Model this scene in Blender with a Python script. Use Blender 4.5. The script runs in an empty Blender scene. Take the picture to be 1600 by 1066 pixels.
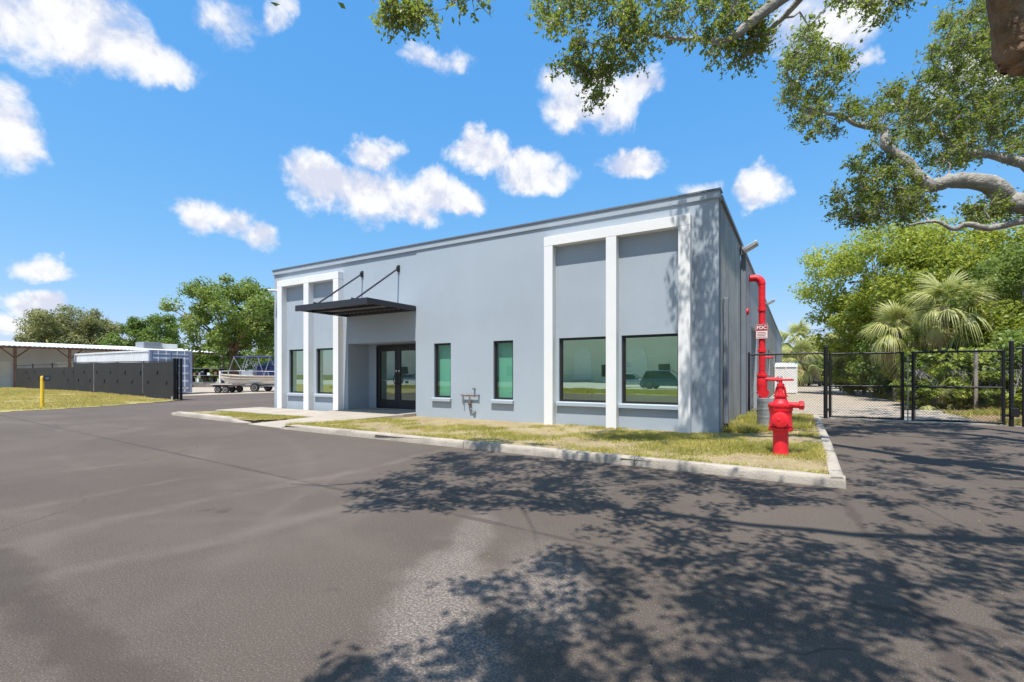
import bpy, math, random
import numpy as np
from mathutils import Vector, Matrix

random.seed(7)
rng = np.random.default_rng(7)
scene = bpy.context.scene
col = scene.collection

# ------------------------------------------------------------------ camera
FPX, CX, HY, CAM_Z = 747.0, 800.0, 585.0, 1.35
TH = math.atan2(445, 747)
cT, sT = math.cos(TH), math.sin(TH)
cam_data = bpy.data.cameras.new('camera')
cam_data.sensor_width = 36.0
cam_data.lens = FPX / 1600.0 * 36.0
cam_data.shift_y = 52.0 / 1600.0
cam_data.clip_start = 0.05
cam_data.clip_end = 3000
cam = bpy.data.objects.new('camera', cam_data)
col.objects.link(cam)
cam.location = (0, 0, CAM_Z)
cam.rotation_euler = (math.radians(90), 0, TH)
scene.camera = cam


def ray(px, py):
    r = (px - CX) / FPX
    return Vector((r * cT - sT, r * sT + cT, (HY - py) / FPX))


def at(px, py, t):                       # the point t metres ahead of the viewpoint
    return Vector((0, 0, CAM_Z)) + ray(px, py) * t


def on_ground(px, py, z=0.0):
    d = ray(px, py)
    return Vector((0, 0, CAM_Z)) + d * ((z - CAM_Z) / d.z)


def project(p):
    w = -p[0] * sT + p[1] * cT
    if w < 0.05:
        return None
    r = p[0] * cT + p[1] * sT
    return (CX + FPX * r / w, HY - FPX * (p[2] - CAM_Z) / w)


# ------------------------------------------------------------------ sky, sun, exposure
SUN_TRAVEL = Vector((-0.126, 1.0, -2.38)).normalized()
SUN_EL = math.asin(-SUN_TRAVEL.z)
SUN_AZ = math.atan2(-SUN_TRAVEL.x, -SUN_TRAVEL.y)      # clockwise from +Y, towards the sun


class NT:
    """small helper to write node trees as expressions"""
    def __init__(self, tree):
        self.t = tree
        tree.nodes.clear()

    def n(self, kind, ins=None, **attrs):
        nd = self.t.nodes.new(kind)
        for k, v in attrs.items():
            setattr(nd, k, v)
        for k, v in (ins or {}).items():
            s = nd.inputs[k]
            if isinstance(v, bpy.types.NodeSocket):
                self.t.links.new(v, s)
            elif isinstance(v, bpy.types.Node):
                self.t.links.new(v.outputs[0], s)
            else:
                s.default_value = v
        return nd

    def m(self, op, a, b=0.0, c=0.0, clamp=False):
        return self.n('ShaderNodeMath', {0: a, 1: b, 2: c}, operation=op, use_clamp=clamp).outputs[0]

    def v(self, op, a, b=(0, 0, 0)):
        nd = self.n('ShaderNodeVectorMath', {0: a, 1: b}, operation=op)
        return nd.outputs['Value'] if op in ('DOT_PRODUCT', 'LENGTH', 'DISTANCE') else nd.outputs[0]

    def mix(self, fac, a, b, mode='MIX'):
        nd = self.n('ShaderNodeMix', None, data_type='RGBA', blend_type=mode)
        for s, v in ((nd.inputs[0], fac), (nd.inputs[6], a), (nd.inputs[7], b)):
            if isinstance(v, bpy.types.NodeSocket):
                self.t.links.new(v, s)
            else:
                s.default_value = v if not isinstance(v, tuple) or len(v) == 4 else (*v, 1)
        return nd.outputs[2]

    def ramp(self, fac, lo, hi, smooth=True):
        nd = self.n('ShaderNodeMapRange', {0: fac, 1: lo, 2: hi, 3: 0.0, 4: 1.0},
                    interpolation_type='SMOOTHSTEP' if smooth else 'LINEAR', clamp=True)
        return nd.outputs[0]

    def noise(self, vec, scale, detail=4, rough=0.55, dist=0.0):
        return self.n('ShaderNodeTexNoise', {'Vector': vec, 'Scale': scale, 'Detail': detail,
                                            'Roughness': rough, 'Distortion': dist}).outputs[0]


world = bpy.data.worlds.new('World')
scene.world = world
world.use_nodes = True
W = NT(world.node_tree)
sky = W.n('ShaderNodeTexSky', None, sky_type='NISHITA', sun_disc=False, sun_elevation=SUN_EL,
          sun_rotation=SUN_AZ, altitude=0.0, air_density=1.0, dust_density=0.3, ozone_density=3.0)
gen = W.n('ShaderNodeTexCoord').outputs['Generated']
vdir = W.v('NORMALIZE', gen)
# cumulus clouds: (pixel x, pixel y, half width, half height, strength)
CL = [(130, 30, 160, 52, 1.0), (235, 75, 70, 30, .8), (20, 20, 110, 60, .9), (8, 200, 60, 62, 1.0), (45, 225, 32, 20, .6), (0, 150, 40, 40, .6),
      (385, 48, 42, 26, .50), (325, 25, 26, 18, .42), (430, 15, 18, 26, .40),
      (310, 335, 46, 34, 1.0), (365, 350, 34, 24, .8), (410, 375, 38, 22, .8),
      (500, 290, 74, 34, 1.0), (590, 308, 84, 42, 1.15), (672, 300, 50, 34, 1.0), (585, 238, 36, 22, .85), (640, 335, 50, 22, .9), (720, 310, 34, 20, .8),
      (745, 236, 46, 22, .9), (825, 262, 54, 30, 1.05), (870, 275, 34, 20, .8),
      (985, 252, 50, 22, .95), (920, 160, 72, 40, .95), (985, 142, 50, 20, .8), (875, 120, 36, 18, .6),
      (680, 102, 44, 18, .58), (650, 85, 26, 12, .5), (1180, 295, 40, 28, .95), (1085, 293, 32, 14, .5),
      (60, 412, 44, 14, .52), (45, 472, 44, 20, .85), (12, 504, 26, 14, .6), (182, 472, 14, 12, .6),
      (1310, 30, 60, 46, .8), (1340, 100, 26, 18, .6), (1560, 90, 120, 50, .9), (1250, 40, 50, 40, .6)]
# fair-weather sky goes on all round; unseen clouds enlarged for whiter fill light
for k in range(18):
    az = TH * -1 + math.radians(66 + k * 13.4 + random.uniform(-4, 4))
    el = math.radians(random.uniform(6, 58))
    CL.append(('dir', az, el, random.uniform(.12, .24), random.uniform(.06, .13)))
warp = W.n('ShaderNodeTexNoise', {'Vector': vdir, 'Scale': 7.0, 'Detail': 6.0, 'Roughness': .62})
wv = W.v('SUBTRACT', warp.outputs['Color'], (.5, .5, .5))
vw = W.v('ADD', vdir, W.n('ShaderNodeVectorMath', {0: wv, 3: 0.11}, operation='SCALE').outputs[0])
mask = None
for cdef in CL:
    if cdef[0] == 'dir':
        _, az, el, sx, sy = cdef
        st = 1.0
        c = Vector((math.sin(az) * math.cos(el), math.cos(az) * math.cos(el), math.sin(el)))
    else:
        px, py, hw, hh, st = cdef
        r0 = ray(px, py)
        c = r0.normalized()
        L = r0.length
        sx = hw / FPX / L * (1.0 / math.sqrt(1 + ((px - CX) / FPX) ** 2)) * 1.15
        sy = hh / FPX / L * 1.15
    rt = Vector((c.y, -c.x, 0)).normalized()
    up = rt.cross(c).normalized()
    eul = Matrix((rt, up, -c)).transposed().to_euler()
    if (eul.to_matrix() @ Vector((1, 0, 0)) - rt).length > .01:
        print('cloud basis', rt, up)
    mp = W.n('ShaderNodeMapping', {'Vector': vw, 'Location': tuple(c), 'Rotation': tuple(eul), 'Scale': (sx, sy, max(sx, sy))}, vector_type='TEXTURE').outputs[0]
    mk = W.m('MULTIPLY_ADD', W.v('DOT_PRODUCT', mp, mp), -st, st)
    mask = mk if mask is None else W.m('SMOOTH_MAX', mask, mk, 0.35)
n1 = W.noise(vdir, 13.0, 9, .60, .25)
n2 = W.noise(W.v('ADD', vdir, (0.010, -0.010, 0.026)), 13.0, 5, .60, .25)
dens = W.ramp(W.m('ADD', mask, W.m('MULTIPLY', W.m('SUBTRACT', n1, .5), 2.6)), -0.20, 0.80)
lit = W.ramp(W.m('SUBTRACT', n1, n2), -0.13, 0.08)
cloud_col = W.mix(lit, (3.45, 3.6, 4.25, 1), (4.8, 4.8, 4.85, 1))
sp = W.n('ShaderNodeSeparateColor', {0: sky.outputs[0]})          # clear subtropical blue: deep overhead, pale but still blue low down
skyc = W.n('ShaderNodeCombineColor', {0: W.m('MULTIPLY', sp.outputs[0], .57), 1: W.m('MULTIPLY', W.m('POWER', sp.outputs[1], .5), 1.45),
                                      2: W.m('MULTIPLY', W.m('POWER', sp.outputs[2], .22), 3.22)}).outputs[0]
out = W.mix(W.m('MULTIPLY', dens, .97), skyc, cloud_col)
bg = W.n('ShaderNodeBackground', {'Color': out, 'Strength': 0.14})
W.n('ShaderNodeOutputWorld', {'Surface': bg.outputs[0]})
world.cycles.sampling_method = 'MANUAL'
world.cycles.sample_map_resolution = 512

sun_d = bpy.data.lights.new('sun', 'SUN')
sun_d.energy = 4.6
sun_d.angle = math.radians(0.53)
sun_d.color = (1.0, 0.95, 0.87)
sun = bpy.data.objects.new('sun', sun_d)
col.objects.link(sun)
sun.rotation_euler = SUN_TRAVEL.to_track_quat('-Z', 'Y').to_euler()
sun.location = (0, -10, 30)

scene.view_settings.view_transform = 'Standard'
scene.view_settings.look = 'None'
scene.view_settings.gamma = 1.0
scene.view_settings.exposure = 0.6
scene.cycles.max_bounces = 8
scene.cycles.transparent_max_bounces = 12
scene.cycles.use_denoising = True

# ------------------------------------------------------------------ materials
MATS = {}


def new_mat(name):
    m = bpy.data.materials.new(name)
    m.use_nodes = True
    MATS[name] = m
    return m, NT(m.node_tree)


def pm(name, c, rough=.6, metal=0.0, var=.12, vscale=2.0, bump=0.0, bscale=60.0, streak=0.0, spec=.5, grime=0.0, grain=0.0, bdist=.01):
    m, t = new_mat(name)
    co = t.n('ShaderNodeTexCoord').outputs['Object']
    f = t.noise(co, vscale, 6, .6)
    base = t.mix(t.ramp(f, .3, .7), tuple(x * (1 - var) for x in c), tuple(min(1, x * (1 + var)) for x in c))
    if streak:
        mp = t.n('ShaderNodeMapping', {'Vector': co, 'Scale': (9, 9, .35)})
        s = t.ramp(t.noise(mp.outputs[0], 1.6, 5, .6), .42, .75)
        base = t.mix(t.m('MULTIPLY', s, streak), base, tuple(x * .5 for x in c))
    if grime:
        g = t.ramp(t.noise(co, vscale * 4.3, 8, .7), .55, .75)
        base = t.mix(t.m('MULTIPLY', g, grime), base, (c[0] * .45, c[1] * .42, c[2] * .38))
    if grain:
        g = t.noise(co, 220, 2, .5)
        base = t.mix(t.m('MULTIPLY', t.ramp(g, .35, .7), grain), base, tuple(x * .55 for x in c))
    b = t.n('ShaderNodeBsdfPrincipled', {'Base Color': base, 'Metallic': metal, 'Specular IOR Level': spec,
                                       'Roughness': t.m('ADD', rough - .06, t.m('MULTIPLY', f, .12))})
    if bump:
        h = t.noise(co, bscale, 4, .6)
        t.t.links.new(t.n('ShaderNodeBump', {'Strength': bump, 'Distance': bdist, 'Height': h}).outputs[0], b.inputs['Normal'])
    t.n('ShaderNodeOutputMaterial', {'Surface': b.outputs[0]})
    return m


def leaf_mat(name, c1, c2, trans=.35, rough=.45, nscale=.6, hue=None):
    m, t = new_mat(name)
    co = t.n('ShaderNodeTexCoord').outputs['Object']
    isl = t.n('ShaderNodeNewGeometry').outputs['Random Per Island']
    f = t.m('ADD', t.m('MULTIPLY', isl, .55), t.m('MULTIPLY', t.ramp(t.noise(co, nscale, 3), .3, .7), .45))
    base = t.mix(f, c1, c2)
    if hue:                                       # some yellowed or brown leaves
        base = t.mix(t.m('GREATER_THAN', isl, .95), base, hue)
    p = t.n('ShaderNodeBsdfPrincipled', {'Base Color': base, 'Roughness': rough, 'Specular IOR Level': .35})
    tr = t.n('ShaderNodeBsdfTranslucent', {'Color': t.mix(.5, base, (c2[0] * 1.5, c2[1] * 1.5, c2[2] * .8))})
    mx = t.n('ShaderNodeMixShader', {0: trans, 1: p.outputs[0], 2: tr.outputs[0]})
    t.n('ShaderNodeOutputMaterial', {'Surface': mx.outputs[0]})
    return m


def asphalt_mat():
    m, t = new_mat('asphalt')
    co = t.n('ShaderNodeTexCoord').outputs['Object']
    big = t.noise(co, .35, 6, .6)
    med = t.noise(co, 2.2, 7, .65)
    fine = t.noise(co, 95, 4, .7)
    base = t.mix(t.ramp(big, .3, .7), (.090, .071, .058), (.118, .094, .077))
    base = t.mix(t.m('MULTIPLY', t.ramp(med, .45, .75), .30), base, (.085, .066, .058))
    # pale dusty wheel tracks running across the lot
    for (pa, pb, w, amt) in (((0, 850), (520, 742), .10, .5), ((40, 905), (640, 772), .12, .5), ((250, 905), (560, 806), .16, .3), ((0, 800), (420, 730), .08, .4),
                             ((440, 792), (560, 722), .05, .35), ((560, 735), (720, 700), .09, .4), ((150, 1045), (640, 1058), .05, .35), ((0, 748), (300, 712), .10, .35), ((700, 800), (400, 742), .09, .3)):
        a, b = on_ground(*pa), on_ground(*pb)
        dv = (b - a).normalized()
        nv = (-dv.y, dv.x, 0)
        d = t.m('ADD', t.v('DOT_PRODUCT', co, nv), -a.x * nv[0] - a.y * nv[1])
        d = t.m('ABSOLUTE', t.m('ADD', d, t.m('MULTIPLY', t.m('SUBTRACT', big, .5), 1.3)))
        u = t.m('ADD', t.v('DOT_PRODUCT', co, tuple(dv)), -a.dot(dv))
        ends = t.m('MULTIPLY', t.ramp(u, -1.5, .8), t.ramp(u, (b - a).length + 2.0, (b - a).length - .8))
        base = t.mix(t.m('MULTIPLY', t.m('MULTIPLY', t.ramp(t.m('ADD', d, t.m('MULTIPLY', med, w * .8)), w * 2.4, w * .4), t.m('MULTIPLY', ends, t.ramp(t.noise(co, 1.1, 5, .7), .35, .62))), amt * .9), base, (.19, .16, .135))
    gr = t.n('ShaderNodeTexNoise', {'Vector': co, 'Scale': 28.0, 'Detail': 6.0, 'Roughness': .8}).outputs[0]
    base = t.mix(t.m('MULTIPLY', t.ramp(gr, .42, .30), .45), base, (.05, .04, .034))
    base = t.mix(t.m('MULTIPLY', t.ramp(gr, .56, .70), .40), base, (.20, .168, .14))
    # aggregate speckle
    base = t.mix(t.m('MULTIPLY', t.ramp(fine, .54, .68), .85), base, (.27, .235, .20))
    base = t.mix(t.m('MULTIPLY', t.ramp(fine, .46, .32), .75), base, (.045, .036, .032))
    # worn pale patch where the binder has scuffed off
    for (cx, cy, rz, sx, sy, amt) in ((-1.75, 2.1, 33, .36, 1.3, .75), (-1.40, 2.75, 28, .40, .75, .55), (-2.35, 3.3, 28, .2, .7, .4), (-1.1, 1.6, 30, .2, .6, .4)):
        mp = t.n('ShaderNodeMapping', {'Vector': co, 'Location': (cx, cy, 0), 'Rotation': (0, 0, math.radians(rz)), 'Scale': (sx, sy, 1)}, vector_type='TEXTURE')
        d = t.v('LENGTH', t.v('MULTIPLY', mp.outputs[0], (1, 1, 0)))
        msk = t.ramp(t.m('ADD', d, t.m('MULTIPLY', t.m('SUBTRACT', med, .5), 1.6)), 1.15, .35)
        sp = t.ramp(t.noise(co, 60, 5, .75), .44, .62)
        base = t.mix(t.m('MULTIPLY', t.m('MULTIPLY', msk, sp), amt), base, (.42, .37, .33))
        base = t.mix(t.m('MULTIPLY', msk, amt * .35), base, (.20, .165, .145))
    # pale tyre arcs and dusty wheel tracks
    for (cx, cy, R, w, amt) in ((-9.0, 9.0, 6.2, .16, .32), (-9.0, 9.0, 7.9, .14, .28), (-17.5, 1.0, 4.1, .2, .3), (-17.5, 1.0, 5.7, .2, .28),
                               (-2.0, 16.0, 13.4, .18, .22), (-2.0, 16.0, 15.0, .16, .2), (-14, -6, 11.5, .22, .28), (-14, -6, 13.1, .2, .25),
                               (6.0, -4.0, 9.0, .18, .25), (6.0, -4.0, 7.4, .16, .22), (-30, 30, 26.0, .35, .3), (-30, 30, 28.0, .35, .3)):
        d = t.v('LENGTH', t.v('SUBTRACT', t.v('MULTIPLY', co, (1, 1, 0)), (cx, cy, 0)))
        d = t.m('ADD', d, t.m('MULTIPLY', t.m('SUBTRACT', med, .5), .22))
        ring = t.ramp(t.m('ABSOLUTE', t.m('SUBTRACT', d, R)), w, w * .2)
        base = t.mix(t.m('MULTIPLY', t.m('MULTIPLY', ring, t.ramp(big, .38, .6)), amt * .4), base, (.20, .165, .14))
    # dark paving seams, and a broad dark band at the near left
    for (a, b, w, amt) in ((on_ground(60, 662), on_ground(545, 768), .05, .6), (on_ground(0, 900), on_ground(180, 1066), .22, .5),
                           (on_ground(1330, 800), on_ground(1500, 1040), .07, .55)):
        dv = (b - a).normalized()
        nv = (-dv.y, dv.x, 0)
        d = t.m('ABSOLUTE', t.m('ADD', t.v('DOT_PRODUCT', co, nv), -a.x * nv[0] - a.y * nv[1] + .0))
        d = t.m('ADD', d, t.m('MULTIPLY', t.m('SUBTRACT', med, .5), w * 3))
        base = t.mix(t.m('MULTIPLY', t.ramp(d, w, w * .2), amt), base, (.055, .044, .039))
    # oil drips and damp spots
    oil = t.m('MULTIPLY', t.ramp(t.noise(co, 1.7, 4, .6), .66, .74), t.ramp(t.noise(co, .3, 2), .45, .6))
    base = t.mix(t.m('MULTIPLY', oil, .55), base, (.05, .041, .035))
    # hairline cracks
    vo = t.n('ShaderNodeTexVoronoi', {'Vector': t.v('ADD', co, t.n('ShaderNodeVectorMath', {0: t.n('ShaderNodeTexNoise', {'Vector': co, 'Scale': 1.5, 'Detail': 6.0}).outputs['Color'], 3: .7}, operation='SCALE').outputs[0]), 'Scale': .22}, feature='DISTANCE_TO_EDGE')
    ck = t.m('MULTIPLY', t.ramp(vo.outputs[0], .0045, .0008), t.ramp(big, .42, .56))
    base = t.mix(t.m('MULTIPLY', ck, .6), base, (.045, .04, .038))
    b = t.n('ShaderNodeBsdfPrincipled', {'Base Color': base, 'Roughness': t.m('ADD', .82, t.m('MULTIPLY', med, .12)), 'Specular IOR Level': .3})
    t.t.links.new(t.n('ShaderNodeBump', {'Strength': .9, 'Distance': .012, 'Height': t.noise(co, 70, 5, .75)}).outputs[0], b.inputs['Normal'])
    t.n('ShaderNodeOutputMaterial', {'Surface': b.outputs[0]})


def soil_mat(name, a, b_, c, scale=1.3):
    m, t = new_mat(name)
    co = t.n('ShaderNodeTexCoord').outputs['Object']
    f = t.noise(co, scale, 7, .65)
    g = t.noise(co, scale * 17, 5, .7)
    base = t.mix(t.ramp(f, .35, .65), a, b_)
    base = t.mix(t.m('MULTIPLY', t.ramp(g, .45, .7), .7), base, c)
    base = t.mix(t.m('MULTIPLY', t.ramp(t.noise(co, 120, 3, .6), .5, .7), .4), base, tuple(x * .5 for x in a))
    b = t.n('ShaderNodeBsdfPrincipled', {'Base Color': base, 'Roughness': .95, 'Specular IOR Level': .15})
    t.t.links.new(t.n('ShaderNodeBump', {'Strength': .8, 'Distance': .02, 'Height': g}).outputs[0], b.inputs['Normal'])
    t.n('ShaderNodeOutputMaterial', {'Surface': b.outputs[0]})


def glass_mat(name, refl, tint, base_refl=.16):
    m, t = new_mat(name)
    fr = t.m('POWER', t.n('ShaderNodeLayerWeight', {'Blend': .5}).outputs['Facing'], 4.0)     # the same from both sides of the pane
    co = t.n('ShaderNodeTexCoord').outputs['Object']
    bp = t.n('ShaderNodeBump', {'Strength': .02, 'Distance': .02, 'Height': t.noise(co, 1.3, 2)}).outputs[0]
    gl = t.n('ShaderNodeBsdfGlossy', {'Color': (*refl, 1), 'Roughness': .0, 'Normal': bp})
    tr = t.n('ShaderNodeBsdfTransparent', {'Color': (*tint, 1)})
    mx = t.n('ShaderNodeMixShader', {0: t.m('ADD', t.m('MULTIPLY', fr, .9), base_refl, clamp=True), 1: tr.outputs[0], 2: gl.outputs[0]})
    t.n('ShaderNodeOutputMaterial', {'Surface': mx.outputs[0]})


asphalt_mat()
soil_mat('grass_soil', (.24, .185, .105), (.32, .26, .14), (.50, .41, .27))
soil_mat('lawn_soil', (.32, .26, .12), (.26, .24, .085), (.48, .40, .22), .5)
soil_mat('gravel', (.36, .31, .25), (.44, .38, .31), (.27, .23, .185), .8)
soil_mat('litter', (.20, .13, .075), (.28, .19, .12), (.34, .26, .17), 1.6)
soil_mat('earth', (.16, .15, .08), (.12, .14, .06), (.22, .19, .12), .2)
pm('stucco', (.348, .400, .455), .85, var=.045, vscale=.55, bump=.4, bscale=70, spec=.25, grime=.05, streak=.03)
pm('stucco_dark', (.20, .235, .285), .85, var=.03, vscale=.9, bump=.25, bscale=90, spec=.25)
pm('white_paint', (.73, .73, .73), .7, var=.02, bump=.15, bscale=80, grime=.05)
pm('cap_metal', (.16, .18, .21), .5, .3, var=.05)
pm('bronze', (.030, .028, .029), .42, .4, var=.08)
pm('canopy_metal', (.036, .037, .045), .5, .3, var=.06)
pm('deck_metal', (.30, .30, .31), .55, .4, var=.1)
pm('concrete', (.38, .335, .28), .88, var=.12, vscale=1.2, bump=.4, bscale=70, grime=.25, grain=.25)
pm('kerb_concrete', (.40, .355, .30), .9, var=.2, vscale=1.8, bump=1.0, bscale=40, grime=.75, grain=.45)
pm('side_metal', (.36, .36, .35), .42, .4, var=.2, vscale=1.0, streak=.8)
pm('side_wall_paint', (.37, .39, .41), .8, var=.07, vscale=.8, streak=.2, bump=.2)
pm('grey_paint', (.19, .22, .26), .5, .2, var=.06)
pm('red_paint', (.72, .012, .024), .5, var=.2, vscale=9, bump=.35, bscale=60, grime=.30)
pm('sign_red', (.36, .03, .04), .5, var=.05)
pm('sign_white', (.78, .77, .75), .5, var=.03)
pm('galvanized', (.42, .43, .44), .42, .7, var=.15, vscale=8, streak=.2)
pm('black_coat', (.012, .012, .013), .45, .2, var=.1)
pm('black_screen', (.017, .017, .019), .8, var=.12, vscale=1.5, bump=.4, bscale=120)
pm('yellow_paint', (.78, .50, .03), .5, var=.08, vscale=6, grime=.1)
pm('bark_grey', (.32, .30, .27), .9, var=.3, vscale=5, bump=1.0, bscale=16, grime=.6, bdist=.05)
pm('bark_brown', (.20, .125, .075), .92, var=.35, vscale=6, bump=1.0, bscale=14, grime=.6, bdist=.06)
pm('palm_bark', (.20, .16, .12), .95, var=.3, vscale=6, bump=1.0, bscale=20, grime=.4)
pm('pole_wood', (.24, .21, .18), .9, var=.2, vscale=3, streak=.4)
pm('wood_brown', (.20, .105, .06), .8, var=.25, vscale=2, streak=.3)
pm('roof_white', (.78, .80, .82), .4, .1, var=.06, vscale=1, streak=.15)
pm('shed_wall', (.66, .65, .62), .8, var=.07, vscale=.6, grime=.1)
pm('container_white_sunlit', (.78, .78, .79), .5, .1, var=.06, vscale=.8, streak=.25)  # sunlight on the lilac-grey long side put into the colour as white
pm('container_grey', (.36, .37, .45), .5, .1, var=.07, vscale=.8, streak=.3)
pm('boat_white', (.80, .79, .76), .3, var=.03)
pm('boat_tan', (.56, .47, .37), .4, var=.06)
pm('canvas_navy', (.025, .03, .10), .8, var=.15)
pm('alu', (.62, .62, .63), .3, .8, var=.05)
pm('rubber', (.018, .018, .018), .8, var=.15)
pm('rim', (.45, .45, .46), .35, .7, var=.06)
pm('interior', (.86, .86, .82), .9, var=.04, vscale=.6)
pm('interior_floor', (.50, .48, .44), .7, var=.1)
pm('blind', (.56, .60, .57), .8, var=.02)
pm('beige_wall', (.80, .74, .60), .85, var=.06, vscale=.5)
pm('beige_trim', (.86, .82, .72), .8, var=.05)
pm('dark_glass', (.02, .025, .03), .08, var=.05)
pm('car_silver', (.42, .45, .48), .25, .6, var=.03)
pm('car_blue', (.08, .13, .18), .22, .5, var=.03)
pm('car_dark', (.03, .032, .036), .25, .4, var=.03)
pm('lamp_red', (.35, .01, .01), .3, var=.03)
pm('lamp_clear', (.7, .7, .72), .15, var=.03)
pm('street_concrete', (.40, .385, .36), .9, var=.08, vscale=.4)
glass_mat('glass_big', (.80, 1.0, .76), (.66, 1.0, .70), .46)
glass_mat('glass_small', (.75, .95, .85), (.46, .78, .66), .12)
glass_mat('glass_door', (.85, .95, .84), (.70, .92, .78), .28)
leaf_mat('oak_leaf', (.080, .115, .020), (.26, .32, .065), .50, .36, .8, (.38, .31, .10))
leaf_mat('bright_leaf', (.15, .21, .028), (.41, .45, .080), .40, .5, .35)
leaf_mat('mid_leaf', (.095, .16, .034), (.25, .32, .075), .36, .5, .4)
leaf_mat('olive_leaf', (.14, .155, .060), (.31, .31, .13), .28, .6, .35)
leaf_mat('deep_leaf', (.07, .125, .026), (.18, .26, .05), .34, .45, .6)
leaf_mat('shrub_leaf', (.11, .17, .024), (.30, .36, .06), .38, .45, .7, (.36, .27, .13))
leaf_mat('dry_leaf', (.20, .14, .07), (.36, .28, .16), .25, .7, .8)
leaf_mat('palm_leaf', (.24, .27, .075), (.54, .54, .25), .32, .4, .8)
leaf_mat('palm_dead', (.34, .25, .13), (.52, .41, .24), .25, .7, .8)
leaf_mat('grass_blade', (.17, .20, .03), (.52, .45, .14), .35, .6, .9, (.62, .52, .30))
leaf_mat('lawn_blade', (.28, .26, .06), (.58, .48, .18), .35, .6, .25, (.62, .52, .30))


# ------------------------------------------------------------------ mesh helpers
def tag(o, label=None, cat=None, group=None, kind=None):
    if label: o['label'] = label
    if cat: o['category'] = cat
    if group: o['group'] = group
    if kind: o['kind'] = kind
    return o


ORG = {}


def thing(name, label, cat, loc=(0, 0, 0), rz=0.0, group=None):
    o = bpy.data.objects.new(name, None)
    o.empty_display_size = .2
    col.objects.link(o)
    o.location = loc
    o.rotation_euler = (0, 0, rz)
    ORG[o.name] = Vector(loc) if rz == 0 else Vector((0, 0, 0))
    return tag(o, label, cat, group)


class MB:
    def __init__(s):
        s.v, s.f, s.smooth = [], [], False

    def add(s, vs, fs):
        b = len(s.v)
        s.v += [tuple(p) for p in vs]
        s.f += [tuple(i + b for i in q) for q in fs]
        return s

    def box(s, x0, x1, y0, y1, z0, z1, M=None):
        vs = [Vector((x, y, z)) for z in (z0, z1) for y in (y0, y1) for x in (x0, x1)]
        if M is not None:
            vs = [M @ p for p in vs]
        return s.add(vs, [(0, 2, 3, 1), (4, 5, 7, 6), (0, 1, 5, 4), (2, 6, 7, 3), (0, 4, 6, 2), (1, 3, 7, 5)])

    def prism(s, poly, z0, z1):
        """poly: counter-clockwise xy list; z0/z1 numbers or lists"""
        n = len(poly)
        a = [z0] * n if not isinstance(z0, (list, tuple)) else z0
        b = [z1] * n if not isinstance(z1, (list, tuple)) else z1
        vs = [(p[0], p[1], a[i]) for i, p in enumerate(poly)] + [(p[0], p[1], b[i]) for i, p in enumerate(poly)]
        return s.add(vs, [tuple(reversed(range(n))), tuple(range(n, 2 * n))] + [(i, (i + 1) % n, n + (i + 1) % n, n + i) for i in range(n)])

    def tube(s, pts, rad, n=8, cap=True):
        pts = [Vector(p) for p in pts]
        if not isinstance(rad, (list, tuple)):
            rad = [rad] * len(pts)
        rings, ref = [], None
        for i, p in enumerate(pts):
            d = (pts[min(i + 1, len(pts) - 1)] - pts[max(i - 1, 0)])
            d = d.normalized() if d.length > 1e-9 else Vector((0, 0, 1))
            if ref is None:
                ref = Vector((0, 0, 1)) if abs(d.z) < .9 else Vector((1, 0, 0))
            u = d.cross(ref)
            u = u.normalized() if u.length > 1e-6 else d.orthogonal().normalized()
            w = u.cross(d)
            ref = w
            rings.append([p + (u * math.cos(2 * math.pi * k / n) + w * math.sin(2 * math.pi * k / n)) * rad[i] for k in range(n)])
        vs = [q for r in rings for q in r]
        fs = [(i * n + k, i * n + (k + 1) % n, (i + 1) * n + (k + 1) % n, (i + 1) * n + k) for i in range(len(pts) - 1) for k in range(n)]
        if cap:
            fs += [tuple(reversed(range(n))), tuple(range((len(pts) - 1) * n, len(pts) * n))]
        return s.add(vs, fs)

    def lathe(s, prof, c=(0, 0, 0), n=20, axis='z'):
        """prof: (radius, height) list"""
        vs = []
        for r, h in prof:
            for k in range(n):
                a = 2 * math.pi * k / n
                p = (r * math.cos(a), r * math.sin(a), h)
                if axis == 'y': p = (p[0], p[2], p[1])
                if axis == 'x': p = (p[2], p[0], p[1])
                vs.append((p[0] + c[0], p[1] + c[1], p[2] + c[2]))
        m = len(prof)
        fs = [(i * n + k, i * n + (k + 1) % n, (i + 1) * n + (k + 1) % n, (i + 1) * n + k) for i in range(m - 1) for k in range(n)]
        fs += [tuple(reversed(range(n))), tuple(range((m - 1) * n, m * n))]
        return s.add(vs, fs)

    def build(s, name, mat, parent=None, smooth=False, bevel=0.0, local=False):
        me = bpy.data.meshes.new(name)
        org = Vector((0, 0, 0))
        if parent is not None and not local:
            q = parent
            while q.parent is not None:
                q = q.parent
            org = ORG.get(q.name, org)
        me.from_pydata([(p[0] - org.x, p[1] - org.y, p[2] - org.z) for p in s.v], [], s.f)
        me.validate()
        me.materials.append(MATS[mat])
        if smooth:
            me.polygons.foreach_set('use_smooth', [True] * len(me.polygons))
            try:
                me.set_sharp_from_angle(angle=math.radians(40))
            except Exception:
                pass
        o = bpy.data.objects.new(name, me)
        col.objects.link(o)
        if parent is not None:
            o.parent = parent
        if bevel:
            bv = o.modifiers.new('bevel', 'BEVEL')
            bv.width = bevel
            bv.segments = 2
            bv.limit_method = 'ANGLE'
        return o


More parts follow.
